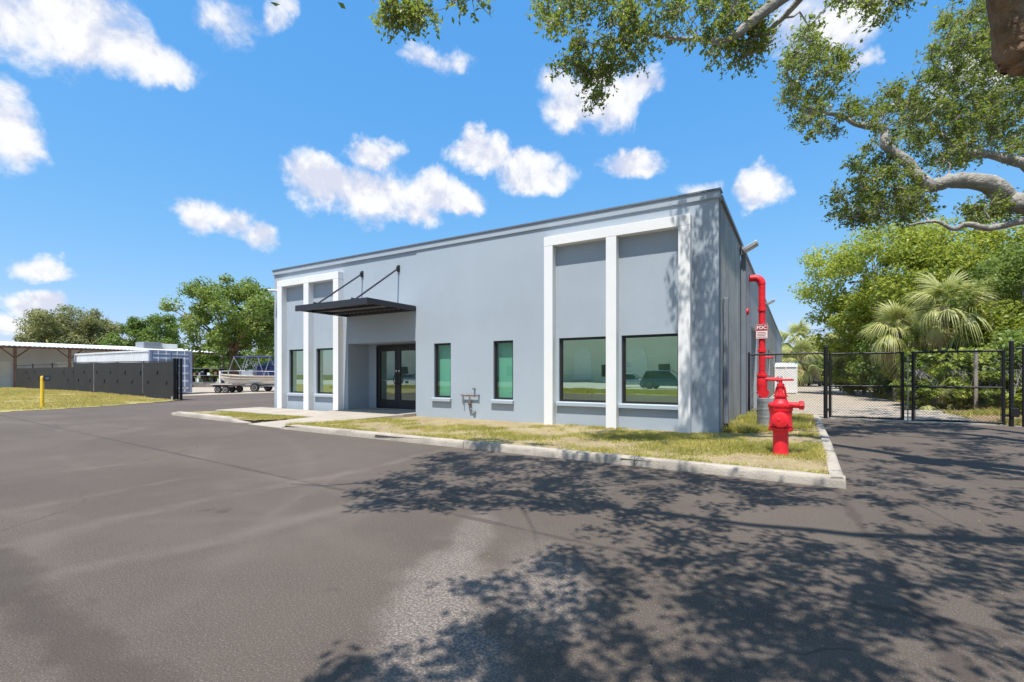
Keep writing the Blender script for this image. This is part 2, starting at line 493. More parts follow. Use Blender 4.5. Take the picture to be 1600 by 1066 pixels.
def np_mesh(name, verts, faces_flat, nper, mat, parent=None, smooth=False):
    """verts Nx3 array, faces all with nper corners"""
    me = bpy.data.meshes.new(name)
    org = np.zeros(3)
    if parent is not None:
        q = parent
        while q.parent is not None:
            q = q.parent
        org = np.array(ORG.get(q.name, Vector((0, 0, 0))))
    verts = np.asarray(verts, dtype=np.float32) - org.astype(np.float32)
    nf = len(faces_flat) // nper
    me.vertices.add(len(verts))
    me.vertices.foreach_set('co', verts.ravel())
    me.loops.add(len(faces_flat))
    me.loops.foreach_set('vertex_index', np.asarray(faces_flat, dtype=np.int32))
    me.polygons.add(nf)
    me.polygons.foreach_set('loop_start', np.arange(0, nf * nper, nper, dtype=np.int32))
    me.polygons.foreach_set('loop_total', np.full(nf, nper, dtype=np.int32))
    me.update(calc_edges=True)
    me.materials.append(MATS[mat])
    o = bpy.data.objects.new(name, me)
    col.objects.link(o)
    if parent is not None:
        o.parent = parent
    return o


def copy_tree(o, parent=None):
    c = o.copy()
    col.objects.link(c)
    c.parent = parent
    for ch in o.children:
        copy_tree(ch, c)
    return c


def unit(a):
    return a / np.maximum(np.linalg.norm(a, axis=-1, keepdims=True), 1e-9)


def leaves_geom(P, N, L, Wd, fold=.18):
    """rhombic leaves: P centres, N normals, L length, Wd width arrays"""
    n = len(P)
    r = unit(rng.normal(size=(n, 3)))
    A = unit(np.cross(N, r))
    B = np.cross(N, A)
    L = np.broadcast_to(L, (n,))[:, None]
    Wd = np.broadcast_to(Wd, (n,))[:, None]
    v = np.empty((n, 4, 3))
    v[:, 0] = P - A * L * .5
    v[:, 1] = P + B * Wd * .5 + N * L * fold * .5
    v[:, 2] = P + A * L * .5 - N * L * .08
    v[:, 3] = P - B * Wd * .5 + N * L * fold * .5
    return v.reshape(-1, 3)


def snoise(x, y, seed=0, k=10, base=.5):
    """cheap smooth 2-D noise, about -1..1"""
    g = np.random.default_rng(seed)
    s = np.zeros_like(x)
    for i in range(k):
        f = base * 1.45 ** i
        a, b = g.uniform(0, 6.28, 2)
        s += np.sin(f * (x * math.cos(a) + y * math.sin(a)) + b) / (1.25 ** i)
    return s / 3.0


def in_poly(x, y, poly):
    ins = np.zeros(len(x), bool)
    n = len(poly)
    for i in range(n):
        x1, y1 = poly[i]
        x2, y2 = poly[(i + 1) % n]
        c = ((y1 > y) != (y2 > y)) & (x < (x2 - x1) * (y - y1) / (y2 - y1 + 1e-12) + x1)
        ins ^= c
    return ins


# ------------------------------------------------------------------ setting: ground, asphalt, kerbs
def sheet(name, poly, z, mat):
    b = MB()
    b.add([(x, y, z) for x, y in poly], [tuple(range(len(poly)))])
    return tag(b.build(name, mat), kind='structure')


sheet('ground', [(-900, -900), (900, -900), (900, 900), (-900, 900)], -.03, 'earth')
sheet('parking_lot', [(-33, -9), (24, -9), (24, 17.25), (-1.0, 17.25), (-1.0, 19), (-17, 19), (-17, 48), (-33, 48)], 0, 'asphalt')
sheet('gravel_road', [(-1.35, 17.68), (5.3, 17.68), (5.2, 22), (4.6, 34), (4.4, 90), (-1.35, 90)], -.004, 'gravel')
sheet('gravel_yard', [(-80, 12.6), (-33.0, 12.6), (-32.6, 60), (-80, 60)], .006, 'gravel')
sheet('leaf_litter_bank', [(4.5, 17.3), (20, 16.3), (24, 60), (4.2, 60), (4.3, 34), (4.6, 24)], .006, 'litter')
MBa = MB().box(.55, 6.4, 17.25, 17.72, -.05, .012)
tag(MBa.build('concrete_apron', 'concrete'), kind='structure')

KH = .13           # kerb height
GZ = .10           # soil level on the islands


def soil_patch(name, poly, zf, mat, res=.25):
    xs = [p[0] for p in poly]
    ys = [p[1] for p in poly]
    nx = max(2, int((max(xs) - min(xs)) / res))
    ny = max(2, int((max(ys) - min(ys)) / res))
    gx = np.linspace(min(xs), max(xs), nx + 1)
    gy = np.linspace(min(ys), max(ys), ny + 1)
    X, Y = np.meshgrid(gx, gy)
    Z = zf(X, Y)
    verts = np.stack([X.ravel(), Y.ravel(), Z.ravel()], 1)
    cxs, cys = (X[:-1, :-1] + X[1:, 1:]) / 2, (Y[:-1, :-1] + Y[1:, 1:]) / 2
    ins = in_poly(cxs.ravel(), cys.ravel(), poly)
    i, j = np.divmod(np.arange(nx * ny), nx)
    a = i * (nx + 1) + j
    q = np.stack([a, a + 1, a + nx + 2, a + nx + 1], 1)[ins]
    o = np_mesh(name, verts, q.ravel(), 4, mat)
    return tag(o, kind='structure')


ISL = [(.36, 7.0), (.42, 17.2), (-1.40, 17.2), (-1.40, 10.88), (-9.80, 10.88), (-10.95, 7.32), (-7.5, 7.2), (-4.0, 7.12)]
soil_patch('grass_island', [(.44, 6.95), (.50, 17.25), (-1.45, 17.25), (-1.45, 11.0), (-9.78, 11.0), (-10.92, 7.25), (-7.5, 7.13), (-4.0, 7.05)],
           lambda x, y: GZ + .012 * snoise(x, y, 3, 10, 1.2), 'grass_soil', .12)
ISL2 = [(-17.9, 7.95), (-12.95, 7.72), (-12.05, 8.85), (-17.3, 8.95)]
soil_patch('grass_island', [(-18.0, 7.9), (-12.9, 7.65), (-11.95, 8.92), (-17.4, 8.98)],
           lambda x, y: GZ - .02 + .012 * snoise(x, y, 4, 10, 1.2), 'grass_soil', .12)
for poly_, zt_ in (([(-17.9, 7.97), (-12.95, 7.72), (-12.0, 8.9), (-17.3, 8.96)], .055), ([(.40, 7.0), (.46, 17.2), (-1.42, 17.2), (-1.42, 10.95), (-9.80, 10.95), (-10.90, 7.3), (-7.5, 7.17), (-4.0, 7.09)], .075)):
    tag(MB().prism(poly_, -.05, zt_).build('island_soil', 'grass_soil'), kind='structure')
LAWN = [(-24.0, -9), (-24.1, 5.2), (-24.9, 8.2), (-26.7, 11.6), (-27.6, 12.4), (-58, 13.45), (-80, 14.0), (-80, -9)]


def lawn_z(x, y):
    e = np.clip((-24.5 - x) / 16, 0, 1)
    return .012 + .17 * e * e * (3 - 2 * e) * np.clip((y + 2) / 10, .3, 1) + .02 * snoise(x, y, 5, 8, .5) * np.clip((-25 - x) / 2, 0, 1)


soil_patch('lawn', LAWN, lawn_z, 'lawn_soil', .4)


def kerb_run(pts, w=.16, zs=None, piece=3.05, label=None):
    """a run of kerb pieces along a polyline; the pieces lie to the left of the direction of travel"""
    root = bpy.data.objects.new('kerb', None)
    col.objects.link(root)
    tag(root, kind='structure')
    pts = [Vector((p[0], p[1], 0)) for p in pts]
    # resample
    seg = []
    for a, b in zip(pts[:-1], pts[1:]):
        n = max(1, int((b - a).length / .25))
        seg += [a + (b - a) * (k / n) for k in range(n)]
    seg.append(pts[-1])
    acc, cur, runs = 0, [seg[0]], []
    for a, b in zip(seg[:-1], seg[1:]):
        acc += (b - a).length
        cur.append(b)
        if acc > piece:
            runs.append(cur)
            cur, acc = [b], 0
    if len(cur) > 1:
        runs.append(cur)
    tot = sum(len(r) - 1 for r in runs)
    done = 0
    for r in runs:
        b = MB()
        m = len(r)
        pr = [(0, -.04), (.0, .6), (.018, .92), (.04, 1.0), (w - .02, 1.0), (w, .9), (w, -.04)]
        vs = []
        for i, p in enumerate(r):
            gi = done + i
            fade = 1.0
            if zs:
                fade = min(1.0, min((gi + .01) / zs[0] if zs[0] else 9, (tot - gi + .01) / zs[1] if zs[1] else 9))
                fade = max(.15, fade)
            d = (r[min(i + 1, m - 1)] - r[max(i - 1, 0)]).normalized()
            nl = Vector((-d.y, d.x, 0))
            off = d * (.006 if i == 0 else (-.006 if i == m - 1 else 0))
            for (o_, h_) in pr:
                jit = random.uniform(-.004, .004)
                vs.append(p + off + nl * (o_ + jit) + Vector((0, 0, (h_ * KH * fade if h_ > 0 else -.05) + random.uniform(-.003, .003))))
        k = len(pr)
        fs = [(i * k + j, (i + 1) * k + j, (i + 1) * k + j + 1, i * k + j + 1) for i in range(m - 1) for j in range(k - 1)]
        fs += [tuple(range(k)), tuple(reversed(range((m - 1) * k, m * k)))]
        b.add(vs, fs)
        done += m - 1
        b.build('kerb_stone', 'kerb_concrete', root, smooth=True)
    return root


kerb_run([(-11.4, 7.40), (-10.95, 7.22), (-7.56, 7.10), (-4.2, 7.02), (-1.52, 6.94), (.50, 6.85)], zs=(3, 0))
kerb_run([(.50, 6.862), (.56, 11.0), (.58, 17.2)], piece=3.05)
kerb_run([(-18.3, 8.3), (-18.15, 7.98), (-17.7, 7.83), (-15.3, 7.62), (-13.5, 7.52), (-13.05, 7.6), (-12.75, 7.9)], zs=(3, 4), piece=2.2)

# walkway of cast concrete slabs
walk = bpy.data.objects.new('walkway', None)
col.objects.link(walk)
tag(walk, kind='structure')


def slab(poly, zt):
    MB().prism(poly, -.05, zt).build('paving_slab', 'concrete', walk, bevel=.008)


slab([(-12.80, 10.30), (-9.82, 10.30), (-9.82, 11.72), (-12.80, 11.72)], .19)                           # door pad
slab([(-12.86, 8.98), (-10.36, 8.98), (-9.84, 10.285), (-12.86, 10.285)], [.125, .125, .185, .185])
slab([(-12.75, 7.45), (-10.95, 7.30), (-10.38, 8.965), (-12.0, 8.965)], [.012, .012, .12, .12])
for k in range(3):
    x1 = -12.88 - k * 1.5
    slab([(x1 - 1.485, 9.0), (x1, 9.0), (x1, 10.62), (x1 - 1.485, 10.62)], .11 + .004 * k)

# ------------------------------------------------------------------ the office building
FY, X0, X1, ZT = 10.85, -16.87, -1.41, 5.25
bld = thing('office_building', 'grey stucco single-storey commercial building with white window surrounds and canopy', 'building', (-9.0, 10.85, 0))


def wall_holes(x0, x1, z0, z1, holes, y, depth):
    """front face at y with rectangular openings and reveals running back by depth"""
    b = MB()
    xs = sorted({x0, x1, *[h[0] for h in holes], *[h[1] for h in holes]})
    zs = sorted({z0, z1, *[h[2] for h in holes], *[h[3] for h in holes]})
    for i in range(len(xs) - 1):
        for j in range(len(zs) - 1):
            mx, mz = (xs[i] + xs[i + 1]) / 2, (zs[j] + zs[j + 1]) / 2
            if any(h[0] < mx < h[1] and h[2] < mz < h[3] for h in holes):
                continue
            b.add([(xs[i], y, zs[j]), (xs[i + 1], y, zs[j]), (xs[i + 1], y, zs[j + 1]), (xs[i], y, zs[j + 1])], [(0, 1, 2, 3)])
    for (a, c, e, g) in holes:
        yb = y + depth
        b.add([(a, y, e), (c, y, e), (c, yb, e), (a, yb, e)], [(0, 1, 2, 3)])
        b.add([(a, y, g), (c, y, g), (c, yb, g), (a, yb, g)], [(3, 2, 1, 0)])
        b.add([(a, y, e), (a, yb, e), (a, yb, g), (a, y, g)], [(0, 1, 2, 3)])
        b.add([(c, y, e), (c, yb, e), (c, yb, g), (c, y, g)], [(3, 2, 1, 0)])
    # outer edges
    yb = y + depth
    b.add([(x0, y, z0), (x0, yb, z0), (x0, yb, z1), (x0, y, z1)], [(3, 2, 1, 0)])
    b.add([(x1, y, z0), (x1, yb, z0), (x1, yb, z1), (x1, y, z1)], [(0, 1, 2, 3)])
    b.add([(x0, y, z1), (x1, y, z1), (x1, yb, z1), (x0, yb, z1)], [(0, 1, 2, 3)])
    return b


WZ0, WZ1 = .67, 2.25
win_l = [(-15.98, -15.02), (-14.45, -13.45)]
win_s = [(-9.12, -8.50), (-7.05, -6.43)]
win_r = [(-5.10, -3.80), (-3.50, -2.20)]
REC = (-12.82, -9.84, .15, 2.36)
JX = -9.80           # control joint in the stucco
wall_holes(X0, JX, -.1, 5.06, [(a, b, WZ0, WZ1) for a, b in win_l] + [REC[:2] + (-.1, REC[3])], FY + .018, .16).build('front_wall', 'stucco', bld)
wall_holes(JX, X1, -.1, 5.06, [(a, b, WZ0, WZ1) for a, b in win_s + win_r], FY, .16).build('front_wall', 'stucco', bld)
# entrance recess
b = MB()
b.add([(REC[0], FY + .178, -.1), (REC[0], 11.78, -.1), (REC[0], 11.78, 2.36), (REC[0], FY + .178, 2.36)], [(0, 1, 2, 3)])
b.add([(REC[1], FY + .178, -.1), (REC[1], 11.78, -.1), (REC[1], 11.78, 2.36), (REC[1], FY + .178, 2.36)], [(3, 2, 1, 0)])
b.add([(REC[0], FY + .178, 2.36), (REC[1], FY + .178, 2.36), (REC[1], 11.78, 2.36), (REC[0], 11.78, 2.36)], [(3, 2, 1, 0)])
for x0, x1, z0, z1 in ((REC[0], -12.39, -.1, 2.36), (-10.43, REC[1], -.1, 2.36), (-12.39, -10.43, 2.33, 2.36)):
    b.add([(x0, 11.76, z0), (x1, 11.76, z0), (x1, 11.76, z1), (x0, 11.76, z1)], [(0, 1, 2, 3)])
b.build('entrance_recess', 'stucco', bld)
# parapet band and cap
MB().box(X0 - .03, X1 + .03, FY - .035, FY + .22, 5.06, 5.215).build('parapet_band', 'stucco', bld, bevel=.004)
MB().box(X0 - .05, X1 + .05, FY - .06, FY + .25, 5.215, 5.25).build('coping', 'cap_metal', bld)
MB().box(X0 + .02, X1 - .1, FY + .25, 60.0, 4.78, 4.9).build('roof', 'roof_white', bld)


def surround(xa, xb, posts, n):
    b = MB()
    y0, y1 = FY - .205, FY + .03
    b.box(xa, xb, y0, y1, 4.53, 4.765)
    for p0, p1 in posts:
        b.box(p0, p1, y0 + .002, y1 - .002, -.05, 4.529)
    return b.build('window_surround', 'white_paint', bld, bevel=.006)


surround(-16.37, -13.04, [(-16.368, -16.10), (-14.85, -14.58), (-13.30, -13.042)], 0)
surround(-5.42, -1.94, [(-5.418, -5.18), (-3.81, -3.56), (-2.19, -1.942)], 1)


def window(xa, xb, yf, gmat, blind=False):
    """dark aluminium window with sill; glass set back in the reveal"""
    w = bpy.data.objects.new('window', None)
    col.objects.link(w)
    w.parent = bld
    f = MB()
    ya, yb = yf + .055, yf + .125
    t = .055
    f.box(xa + .002, xb - .002, ya, yb, WZ0 + .002, WZ0 + t)
    f.box(xa + .002, xb - .002, ya, yb, WZ1 - t, WZ1 - .002)
    f.box(xa + .002, xa + t, ya + .001, yb - .001, WZ0 + t, WZ1 - t)
    f.box(xb - t, xb - .002, ya + .001, yb - .001, WZ0 + t, WZ1 - t)
    f.box(xa + t, xa + t + .02, ya + .02, yb - .005, WZ0 + t, WZ1 - t)
    f.build('frame', 'bronze', w)
    MB().add([(xa + t - .01, ya + .03, WZ0 + t - .01), (xb - t + .01, ya + .03, WZ0 + t - .01), (xb - t + .01, ya + .03, WZ1 - t + .01), (xa + t - .01, ya + .03, WZ1 - t + .01)], [(0, 1, 2, 3)]).build('pane', gmat, w)
    MB().prism([(xa - .055, yf - .085), (xb + .03, yf - .085), (xb + .03, yf + .054), (xa - .055, yf + .054)], WZ0 - .10, [WZ0 - .012, WZ0 - .012, WZ0 + .004, WZ0 + .004]).build('sill', 'stucco', w, bevel=.006)
    if blind:
        MB().box(xa - .1, xb + .1, yf + .19, yf + .20, WZ0 - .05, WZ1 + .1).build('blind', 'blind', w)


for a, c in win_l: window(a, c, FY + .018, 'glass_big')
for a, c in win_s: window(a, c, FY, 'glass_small', True)
for a, c in win_r: window(a, c, FY, 'glass_big')

# entrance doors
dfr = MB()
dfr.box(-12.388, -12.33, 11.70, 11.80, .192, 2.329)
dfr.box(-10.49, -10.432, 11.70, 11.80, .192, 2.329)
dfr.box(-12.33, -10.49, 11.702, 11.798, 2.262, 2.329)
dfr.build('door_frame', 'bronze', bld)
for s, (xa, xb) in enumerate(((-12.325, -11.415), (-11.405, -10.495))):
    d = MB()
    d.box(xa, xb, 11.715, 11.765, .20, .50)
    d.box(xa, xb, 11.715, 11.765, 2.13, 2.258)
    d.box(xa, xa + .125, 11.716, 11.764, .50, 2.13)
    d.box(xb - .125, xb, 11.716, 11.764, .50, 2.13)
    leaf = d.build('door_leaf', 'bronze', bld)
    MB().add([(xa + .12, 11.74, .49), (xb - .12, 11.74, .49), (xb - .12, 11.74, 2.14), (xa + .12, 11.74, 2.14)], [(0, 1, 2, 3)]).build('pane', 'glass_door', leaf)
    hx = xb - .06 if s == 0 else xa + .06
    sg = -1 if s == 0 else 1
    MB().tube([(hx, 11.715, 1.02), (hx + sg * .0, 11.655, 1.03), (hx + sg * .03, 11.64, 1.10), (hx + sg * .045, 11.635, 1.18), (hx + sg * .03, 11.64, 1.26), (hx, 11.655, 1.33), (hx, 11.715, 1.34)], .013, 8).build('pull_handle', 'black_coat', leaf, smooth=True)
    MB().lathe([(.028, 0), (.028, .02), (.02, .024)], (hx, 11.715, 1.46), 12, 'y').build('lock_cylinder', 'alu', leaf)
    MB().box(xa + .1, xb - .1, 11.78, 11.81, 1.12, 1.16).build('push_bar', 'alu', leaf)
MB().box(-12.388, -10.432, 11.66, 11.80, .19, .2).build('threshold', 'alu', bld)

# canopy: steel channel frame, ribbed deck, two suspension rods
CY0, CZ = 8.95, 3.40
cb = MB()
xa, xb = -12.87, -9.82
cb.box(xa, xb, CY0, CY0 + .05, CZ - .17, CZ)
cb.box(xa, xa + .05, CY0 + .05, FY - .002, CZ - .149, CZ - .001)
cb.box(xb - .05, xb, CY0 + .05, FY - .002, CZ - .149, CZ - .001)
cb.box(xa + .05, xb - .05, FY - .06, FY - .003, CZ - .148, CZ - .002)
for yy in (9.55, 10.2):
    cb.box(xa + .05, xb - .05, yy, yy + .05, CZ - .145, CZ - .07)
can = cb.build('canopy', 'canopy_metal', bld)
dk = MB()
nrib = 30
pts = []
for k in range(nrib + 1):
    x = xa + .05 + (xb - xa - .1) * k / nrib
    pts.append((x, CZ - .05 + (.018 if k % 2 else -.012)))
for (p, q) in zip(pts[:-1], pts[1:]):
    dk.add([(p[0], CY0 + .05, p[1]), (q[0], CY0 + .05, q[1]), (q[0], FY - .06, q[1]), (p[0], FY - .06, p[1])], [(0, 1, 2, 3)])
dk.build('ribbed_deck', 'deck_metal', can)
for x in (-12.13, -10.53):
    xr = x
    MB().tube([(xr, CY0 + .16, CZ - .01), (xr, FY - .05, 4.58)], .026, 10).build('suspension_rod', 'canopy_metal', can, smooth=True)
    MB().box(xr - .05, xr + .05, FY - .02, FY + .016, 4.50, 4.70).build('wall_plate', 'canopy_metal', can)
    MB().box(xr - .012, xr + .012, FY - .09, FY - .02, 4.53, 4.64).build('lug', 'canopy_metal', can)
    MB().box(xr - .012, xr + .012, CY0 + .08, CY0 + .22, CZ - .03, CZ + .06).build('lug', 'canopy_metal', can)

# side wall: corrugated sheets near the corner, painted wall further back
MB().box(X1 - .12, X1 + .004, FY + .02, FY + .30, -.05, 5.06).build('corner_return', 'stucco_dark', bld)
SH0, SH1 = FY + .30, 15.5
nsh = 5
for k in range(nsh):
    ya = SH0 + (SH1 - SH0) * k / nsh + .004
    yb = SH0 + (SH1 - SH0) * (k + 1) / nsh - .004
    b = MB()
    m = 24
    prof = []
    for i in range(m + 1):
        y = ya + (yb - ya) * i / m
        prof.append((X1 - .02 + .016 * (1 if i % 4 in (1, 2) else -.2), y))
    for (p, q) in zip(prof[:-1], prof[1:]):
        b.add([(p[0], p[1], .05), (q[0], q[1], .05), (q[0], q[1], 5.1), (p[0], p[1], 5.1)], [(0, 1, 2, 3)])
    b.build('corrugated_sheet', 'side_metal', bld)
MB().box(X1 - .10, X1 + .05, FY + .26, 60.0, 5.102, 5.19).build('eave_trim', 'cap_metal', bld)
SW = [(19.2, 22.0, -.05, 3.1), (31.0, 33.0, 1.3, 2.8), (41, 43, 1.3, 2.8)]
b = MB()
ys = sorted({15.5, 60.0, *[h[0] for h in SW], *[h[1] for h in SW]})
zs = sorted({-.05, 5.1, *[h[2] for h in SW], *[h[3] for h in SW]})
for i in range(len(ys) - 1):
    for j in range(len(zs) - 1):
        my, mz = (ys[i] + ys[i + 1]) / 2, (zs[j] + zs[j + 1]) / 2
        if any(h[0] < my < h[1] and h[2] < mz < h[3] for h in SW):
            continue
        b.add([(X1, ys[i], zs[j]), (X1, ys[i + 1], zs[j]), (X1, ys[i + 1], zs[j + 1]), (X1, ys[i], zs[j + 1])], [(0, 1, 2, 3)])
for (ya, yb, z0, z1) in SW:
    b.add([(X1, ya, z0), (X1 - .15, ya, z0), (X1 - .15, ya, z1), (X1, ya, z1)], [(0, 1, 2, 3)])
    b.add([(X1, yb, z0), (X1 - .15, yb, z0), (X1 - .15, yb, z1), (X1, yb, z1)], [(3, 2, 1, 0)])
    b.add([(X1, ya, z1), (X1 - .15, ya, z1), (X1 - .15, yb, z1), (X1, yb, z1)], [(0, 1, 2, 3)])
    b.add([(X1, ya, z0), (X1 - .15, ya, z0), (X1 - .15, yb, z0), (X1, yb, z0)], [(3, 2, 1, 0)])
b.build('side_wall', 'side_wall_paint', bld)
rb = MB()
for k in range(16):
    z0 = -.04 + k * .196
    rb.box(X1 - .17, X1 - .125 + .012 * (k % 2), 19.2, 22.0, z0, z0 + .19)
rb.build('roller_door', 'grey_paint', bld)
for (ya, yb, z0, z1) in SW[1:]:
    MB().box(X1 - .17, X1 - .13, ya, yb, z0, z1).build('window', 'dark_glass', bld)
MB().box(X0, X0 + .1, FY + .2, 60, -.05, 5.1).build('side_wall', 'side_wall_paint', bld)
MB().box(X0, X1, 59.9, 60.0, -.05, 5.1).build('rear_wall', 'side_wall_paint', bld)
# interior seen through the panes
MB().box(X0 + .12, X1 - .14, 15.2, 15.3, 0, 4.7).build('interior_wall', 'interior', bld)
MB().box(X0 + .12, X1 - .14, FY + .21, 15.2, .1, .16).build('interior_floor', 'interior_floor', bld)
MB().box(X0 + .12, X1 - .14, 11.85, 15.2, 2.7, 2.75).build('interior_ceiling', 'interior', bld)
MB().box(X1 - .20, X1 - .14, FY + .21, 15.2, .16, 2.7).build('interior_wall', 'interior', bld)
MB().box(-9.75, -9.65, FY + .22, 15.2, .16, 2.7).build('interior_wall', 'interior', bld)
MB().box(-6.15, -6.05, FY + .22, 15.2, .16, 2.7).build('interior_wall', 'interior', bld)
MB().box(-12.93, -12.86, FY + .22, 15.2, .16, 2.7).build('interior_wall', 'interior', bld)
MB().box(-6.04, X1 - .21, 12.9, 13.0, .16, 2.7).build('interior_wall', 'interior', bld)
MB().box(-4.42, -4.22, 12.3, 12.45, .16, 2.7).build('interior_column', 'wood_brown', bld)
MB().box(-3.98, -3.90, 12.87, 12.898, 1.55, 1.67).build('wall_switch', 'grey_paint', bld)
MB().box(-5.7, -5.0, 12.4, 12.88, .16, 1.35).build('interior_cabinet', 'grey_paint', bld)

# downspout box, gutters and lights on the side wall
MB().box(X1 + .006, X1 + .10, 11.55, 11.70, .25, 3.05).build('conduit_box', 'grey_paint', bld, bevel=.01)
MB().box(X1 + .006, X1 + .14, 15.42, 15.62, .05, 5.06).build('downspout', 'grey_paint', bld, bevel=.012)
MB().tube([(X1 + .06, 11.62, .26), (X1 + .10, 11.66, .17), (X1 + .25, 11.9, .13), (X1 + .5, 12.3, .12), (X1 + .72, 12.5, .125)], .022, 8).build('drain_hose', 'rubber', bld, smooth=True)
for i, (y, z, lab) in enumerate(((15.35, 4.92, 'angled grey floodlight under the eave above the corrugated side wall'),
                                 (27.5, 4.9, 'small floodlight under the eave farther along the side wall'))):
    fl = thing('floodlight', lab, 'floodlight', (X1 + .15, y, z), group='floodlights along the side eave')
    MB().box(X1 + .006, X1 + .10, y - .10, y + .10, z - .12, z + .12).build('mount', 'grey_paint', fl, bevel=.01)
    M = Matrix.Translation((X1 + .27, y, z + .08)) @ Matrix.Rotation(math.radians(-28), 4, 'Y')
    MB().box(-.21, .21, -.16, .16, -.035, .075, M).build('housing', 'galvanized', fl, bevel=.015)
    MB().box(-.17, .17, -.12, .12, -.045, -.034, M).build('lens', 'lamp_clear', fl)
    MB().box(X1 + .08, X1 + .16, y - .03, y + .03, z - .03, z + .05).build('arm', 'grey_paint', fl)

scm = thing('security_camera', 'small white security camera at the left end of the front wall', 'camera', (-16.62, FY, 4.45))
MB().box(-16.66, -16.58, FY - .05, FY + .02, 4.40, 4.50).build('bracket', 'white_paint', scm, bevel=.008)
MB().tube([(-16.62, FY - .05, 4.45), (-16.66, FY - .12, 4.46), (-16.70, FY - .36, 4.43)], [.03, .045, .05], 10).build('camera_body', 'white_paint', scm, smooth=True)
MB().lathe([(.038, 0), (.038, .012), (.02, .016)], (-16.70, FY - .378, 4.428), 12, 'y').build('lens', 'dark_glass', scm)

# capped pipe stubs on the wall between the two narrow windows
pp = thing('wall_pipe_stub', 'rusty dark pipe manifold fixed low on the wall between narrow windows', 'pipe', (-7.80, FY, .3))
MB().tube([(-8.06, FY - .07, .76), (-7.52, FY - .07, .765)], .02, 8).build('header_pipe', 'bark_brown', pp, smooth=True)
MB().tube([(-8.0, FY - .07, .76), (-8.01, FY - .06, .48)], .014, 8).build('drop_pipe', 'grey_paint', pp, smooth=True)
MB().tube([(-7.79, FY - .07, .76), (-7.79, FY - .07, .40), (-7.79, FY - .03, .36), (-7.79, FY + .02, .355)], .022, 8).build('riser', 'grey_paint', pp, smooth=True)
MB().lathe([(.02, -.06), (.045, -.05), (.045, .05), (.02, .06)], (-7.79, FY - .07, .55), 12).build('valve', 'bark_brown', pp, smooth=True)
MB().lathe([(.02, 0), (.05, .01), (.05, .05), (.02, .06)], (-7.66, FY - .07, .33), 12, 'y').build('cap', 'galvanized', pp, smooth=True)
MB().tube([(-7.79, FY - .07, .42), (-7.66, FY - .05, .33)], .016, 8).build('branch_pipe', 'grey_paint', pp, smooth=True)
for dx, z in ((-8.06, .77), (-7.52, .775), (-7.66, .95)):
    MB().lathe([(.028, 0), (.028, .09)], (dx, FY - .09, z), 10, 'y').build('wall_hook', 'grey_paint', pp)

# ------------------------------------------------------------------ fire riser, valve, drum
RX, RY = -1.02, 18.4
fd = thing('fire_riser', 'tall red fire department connection pipe bending into the side wall', 'standpipe', (RX, RY, 0))
el = [(RX, RY, 4.42)]
for k in range(1, 7):
    a = math.pi / 2 * k / 6
    el.append((RX - .24 * (1 - math.cos(a)) , RY, 4.42 + .24 * math.sin(a)))
MB().tube([(RX, RY, .1), (RX, RY, 2.0), (RX, RY, 4.42)], .105, 18).build('riser_pipe', 'red_paint', fd, smooth=True)
MB().tube(el + [(X1 - .03, RY, 4.66)], .118, 18).build('elbow', 'red_paint', fd, smooth=True)
for z in (3.55, 2.15, 1.35, .95):
    MB().lathe([(.11, -.045), (.135, -.04), (.135, .04), (.11, .045)], (RX, RY, z), 18).build('coupling', 'red_paint', fd, smooth=True)
MB().lathe([(.11, -.38), (.17, -.36), (.17, -.30), (.15, -.28), (.165, -.1), (.165, .1), (.14, .2), (.17, .22), (.17, .28), (.11, .30)], (RX, RY, 1.05), 18).build('check_valve', 'red_paint', fd, smooth=True)
MB().tube([(RX + .1, RY - .05, 1.18), (RX + .42, RY - .06, 1.18)], .062, 14).build('hose_inlet', 'red_paint', fd, smooth=True)
MB().lathe([(.07, 0), (.085, .01), (.085, .07), (.05, .09)], (RX + .42, RY - .06, 1.18), 14, 'x').build('inlet_cap', 'red_paint', fd, smooth=True)
MB().lathe([(.02, 0), (.17, .0), (.17, .03), (.02, .03)], (RX + .06, RY - .22, .72), 16, 'y').build('handwheel', 'red_paint', fd, smooth=True)
MB().tube([(RX + .05, RY - .02, 1.92), (RX + .34, RY - .04, 1.92)], .035, 10).build('alarm_pipe', 'red_paint', fd, smooth=True)
MB().lathe([(.04, 0), (.11, .02), (.11, .06), (.04, .09)], (X1 + .01, 17.0, 3.35), 14, 'x').build('alarm_bell', 'red_paint', fd, smooth=True)
sgn = thing('fdc_sign', 'red and white FDC sign fixed to the tall red pipe', 'sign', (RX, RY - .13, 2.8))
SXa, SXb, SZa, SZb, SY = RX - .19, RX + .19, 2.55, 3.06, RY - .125
MB().box(SXa, SXb, SY - .004, SY, SZa, SZb).build('plate', 'sign_red', sgn, bevel=.001)
MB().box(SXa + .02, SXb - .02, SY - .0065, SY - .0045, SZa + .02, SZa + .27).build('lower_panel', 'sign_white', sgn)
for k in range(4):
    MB().box(SXa + .05, SXb - .05 - .03 * (k % 2), SY - .009, SY - .007, SZa + .05 + k * .052, SZa + .072 + k * .052).build('text_line', 'sign_red', sgn)
for (xa, xb, za, zb) in ((SXa + .012, SXb - .012, SZb - .02, SZb - .012), (SXa + .012, SXa + .02, SZa + .28, SZb - .021), (SXb - .02, SXb - .012, SZa + .28, SZb - .021)):
    MB().box(xa, xb, SY - .0065, SY - .0045, za, zb).build('border', 'sign_white', sgn)
MB().box(SXa + .1, SXb - .1, SY, SY + .03, SZa + .2, SZb - .2).build('strap', 'galvanized', sgn)
fc = bpy.data.curves.new('lettering', 'FONT')
fc.body = 'FDC'
fc.size = .16
fc.align_x = 'CENTER'
fc.extrude = .001
fc.offset = .004
fc.materials.append(MATS['sign_white'])
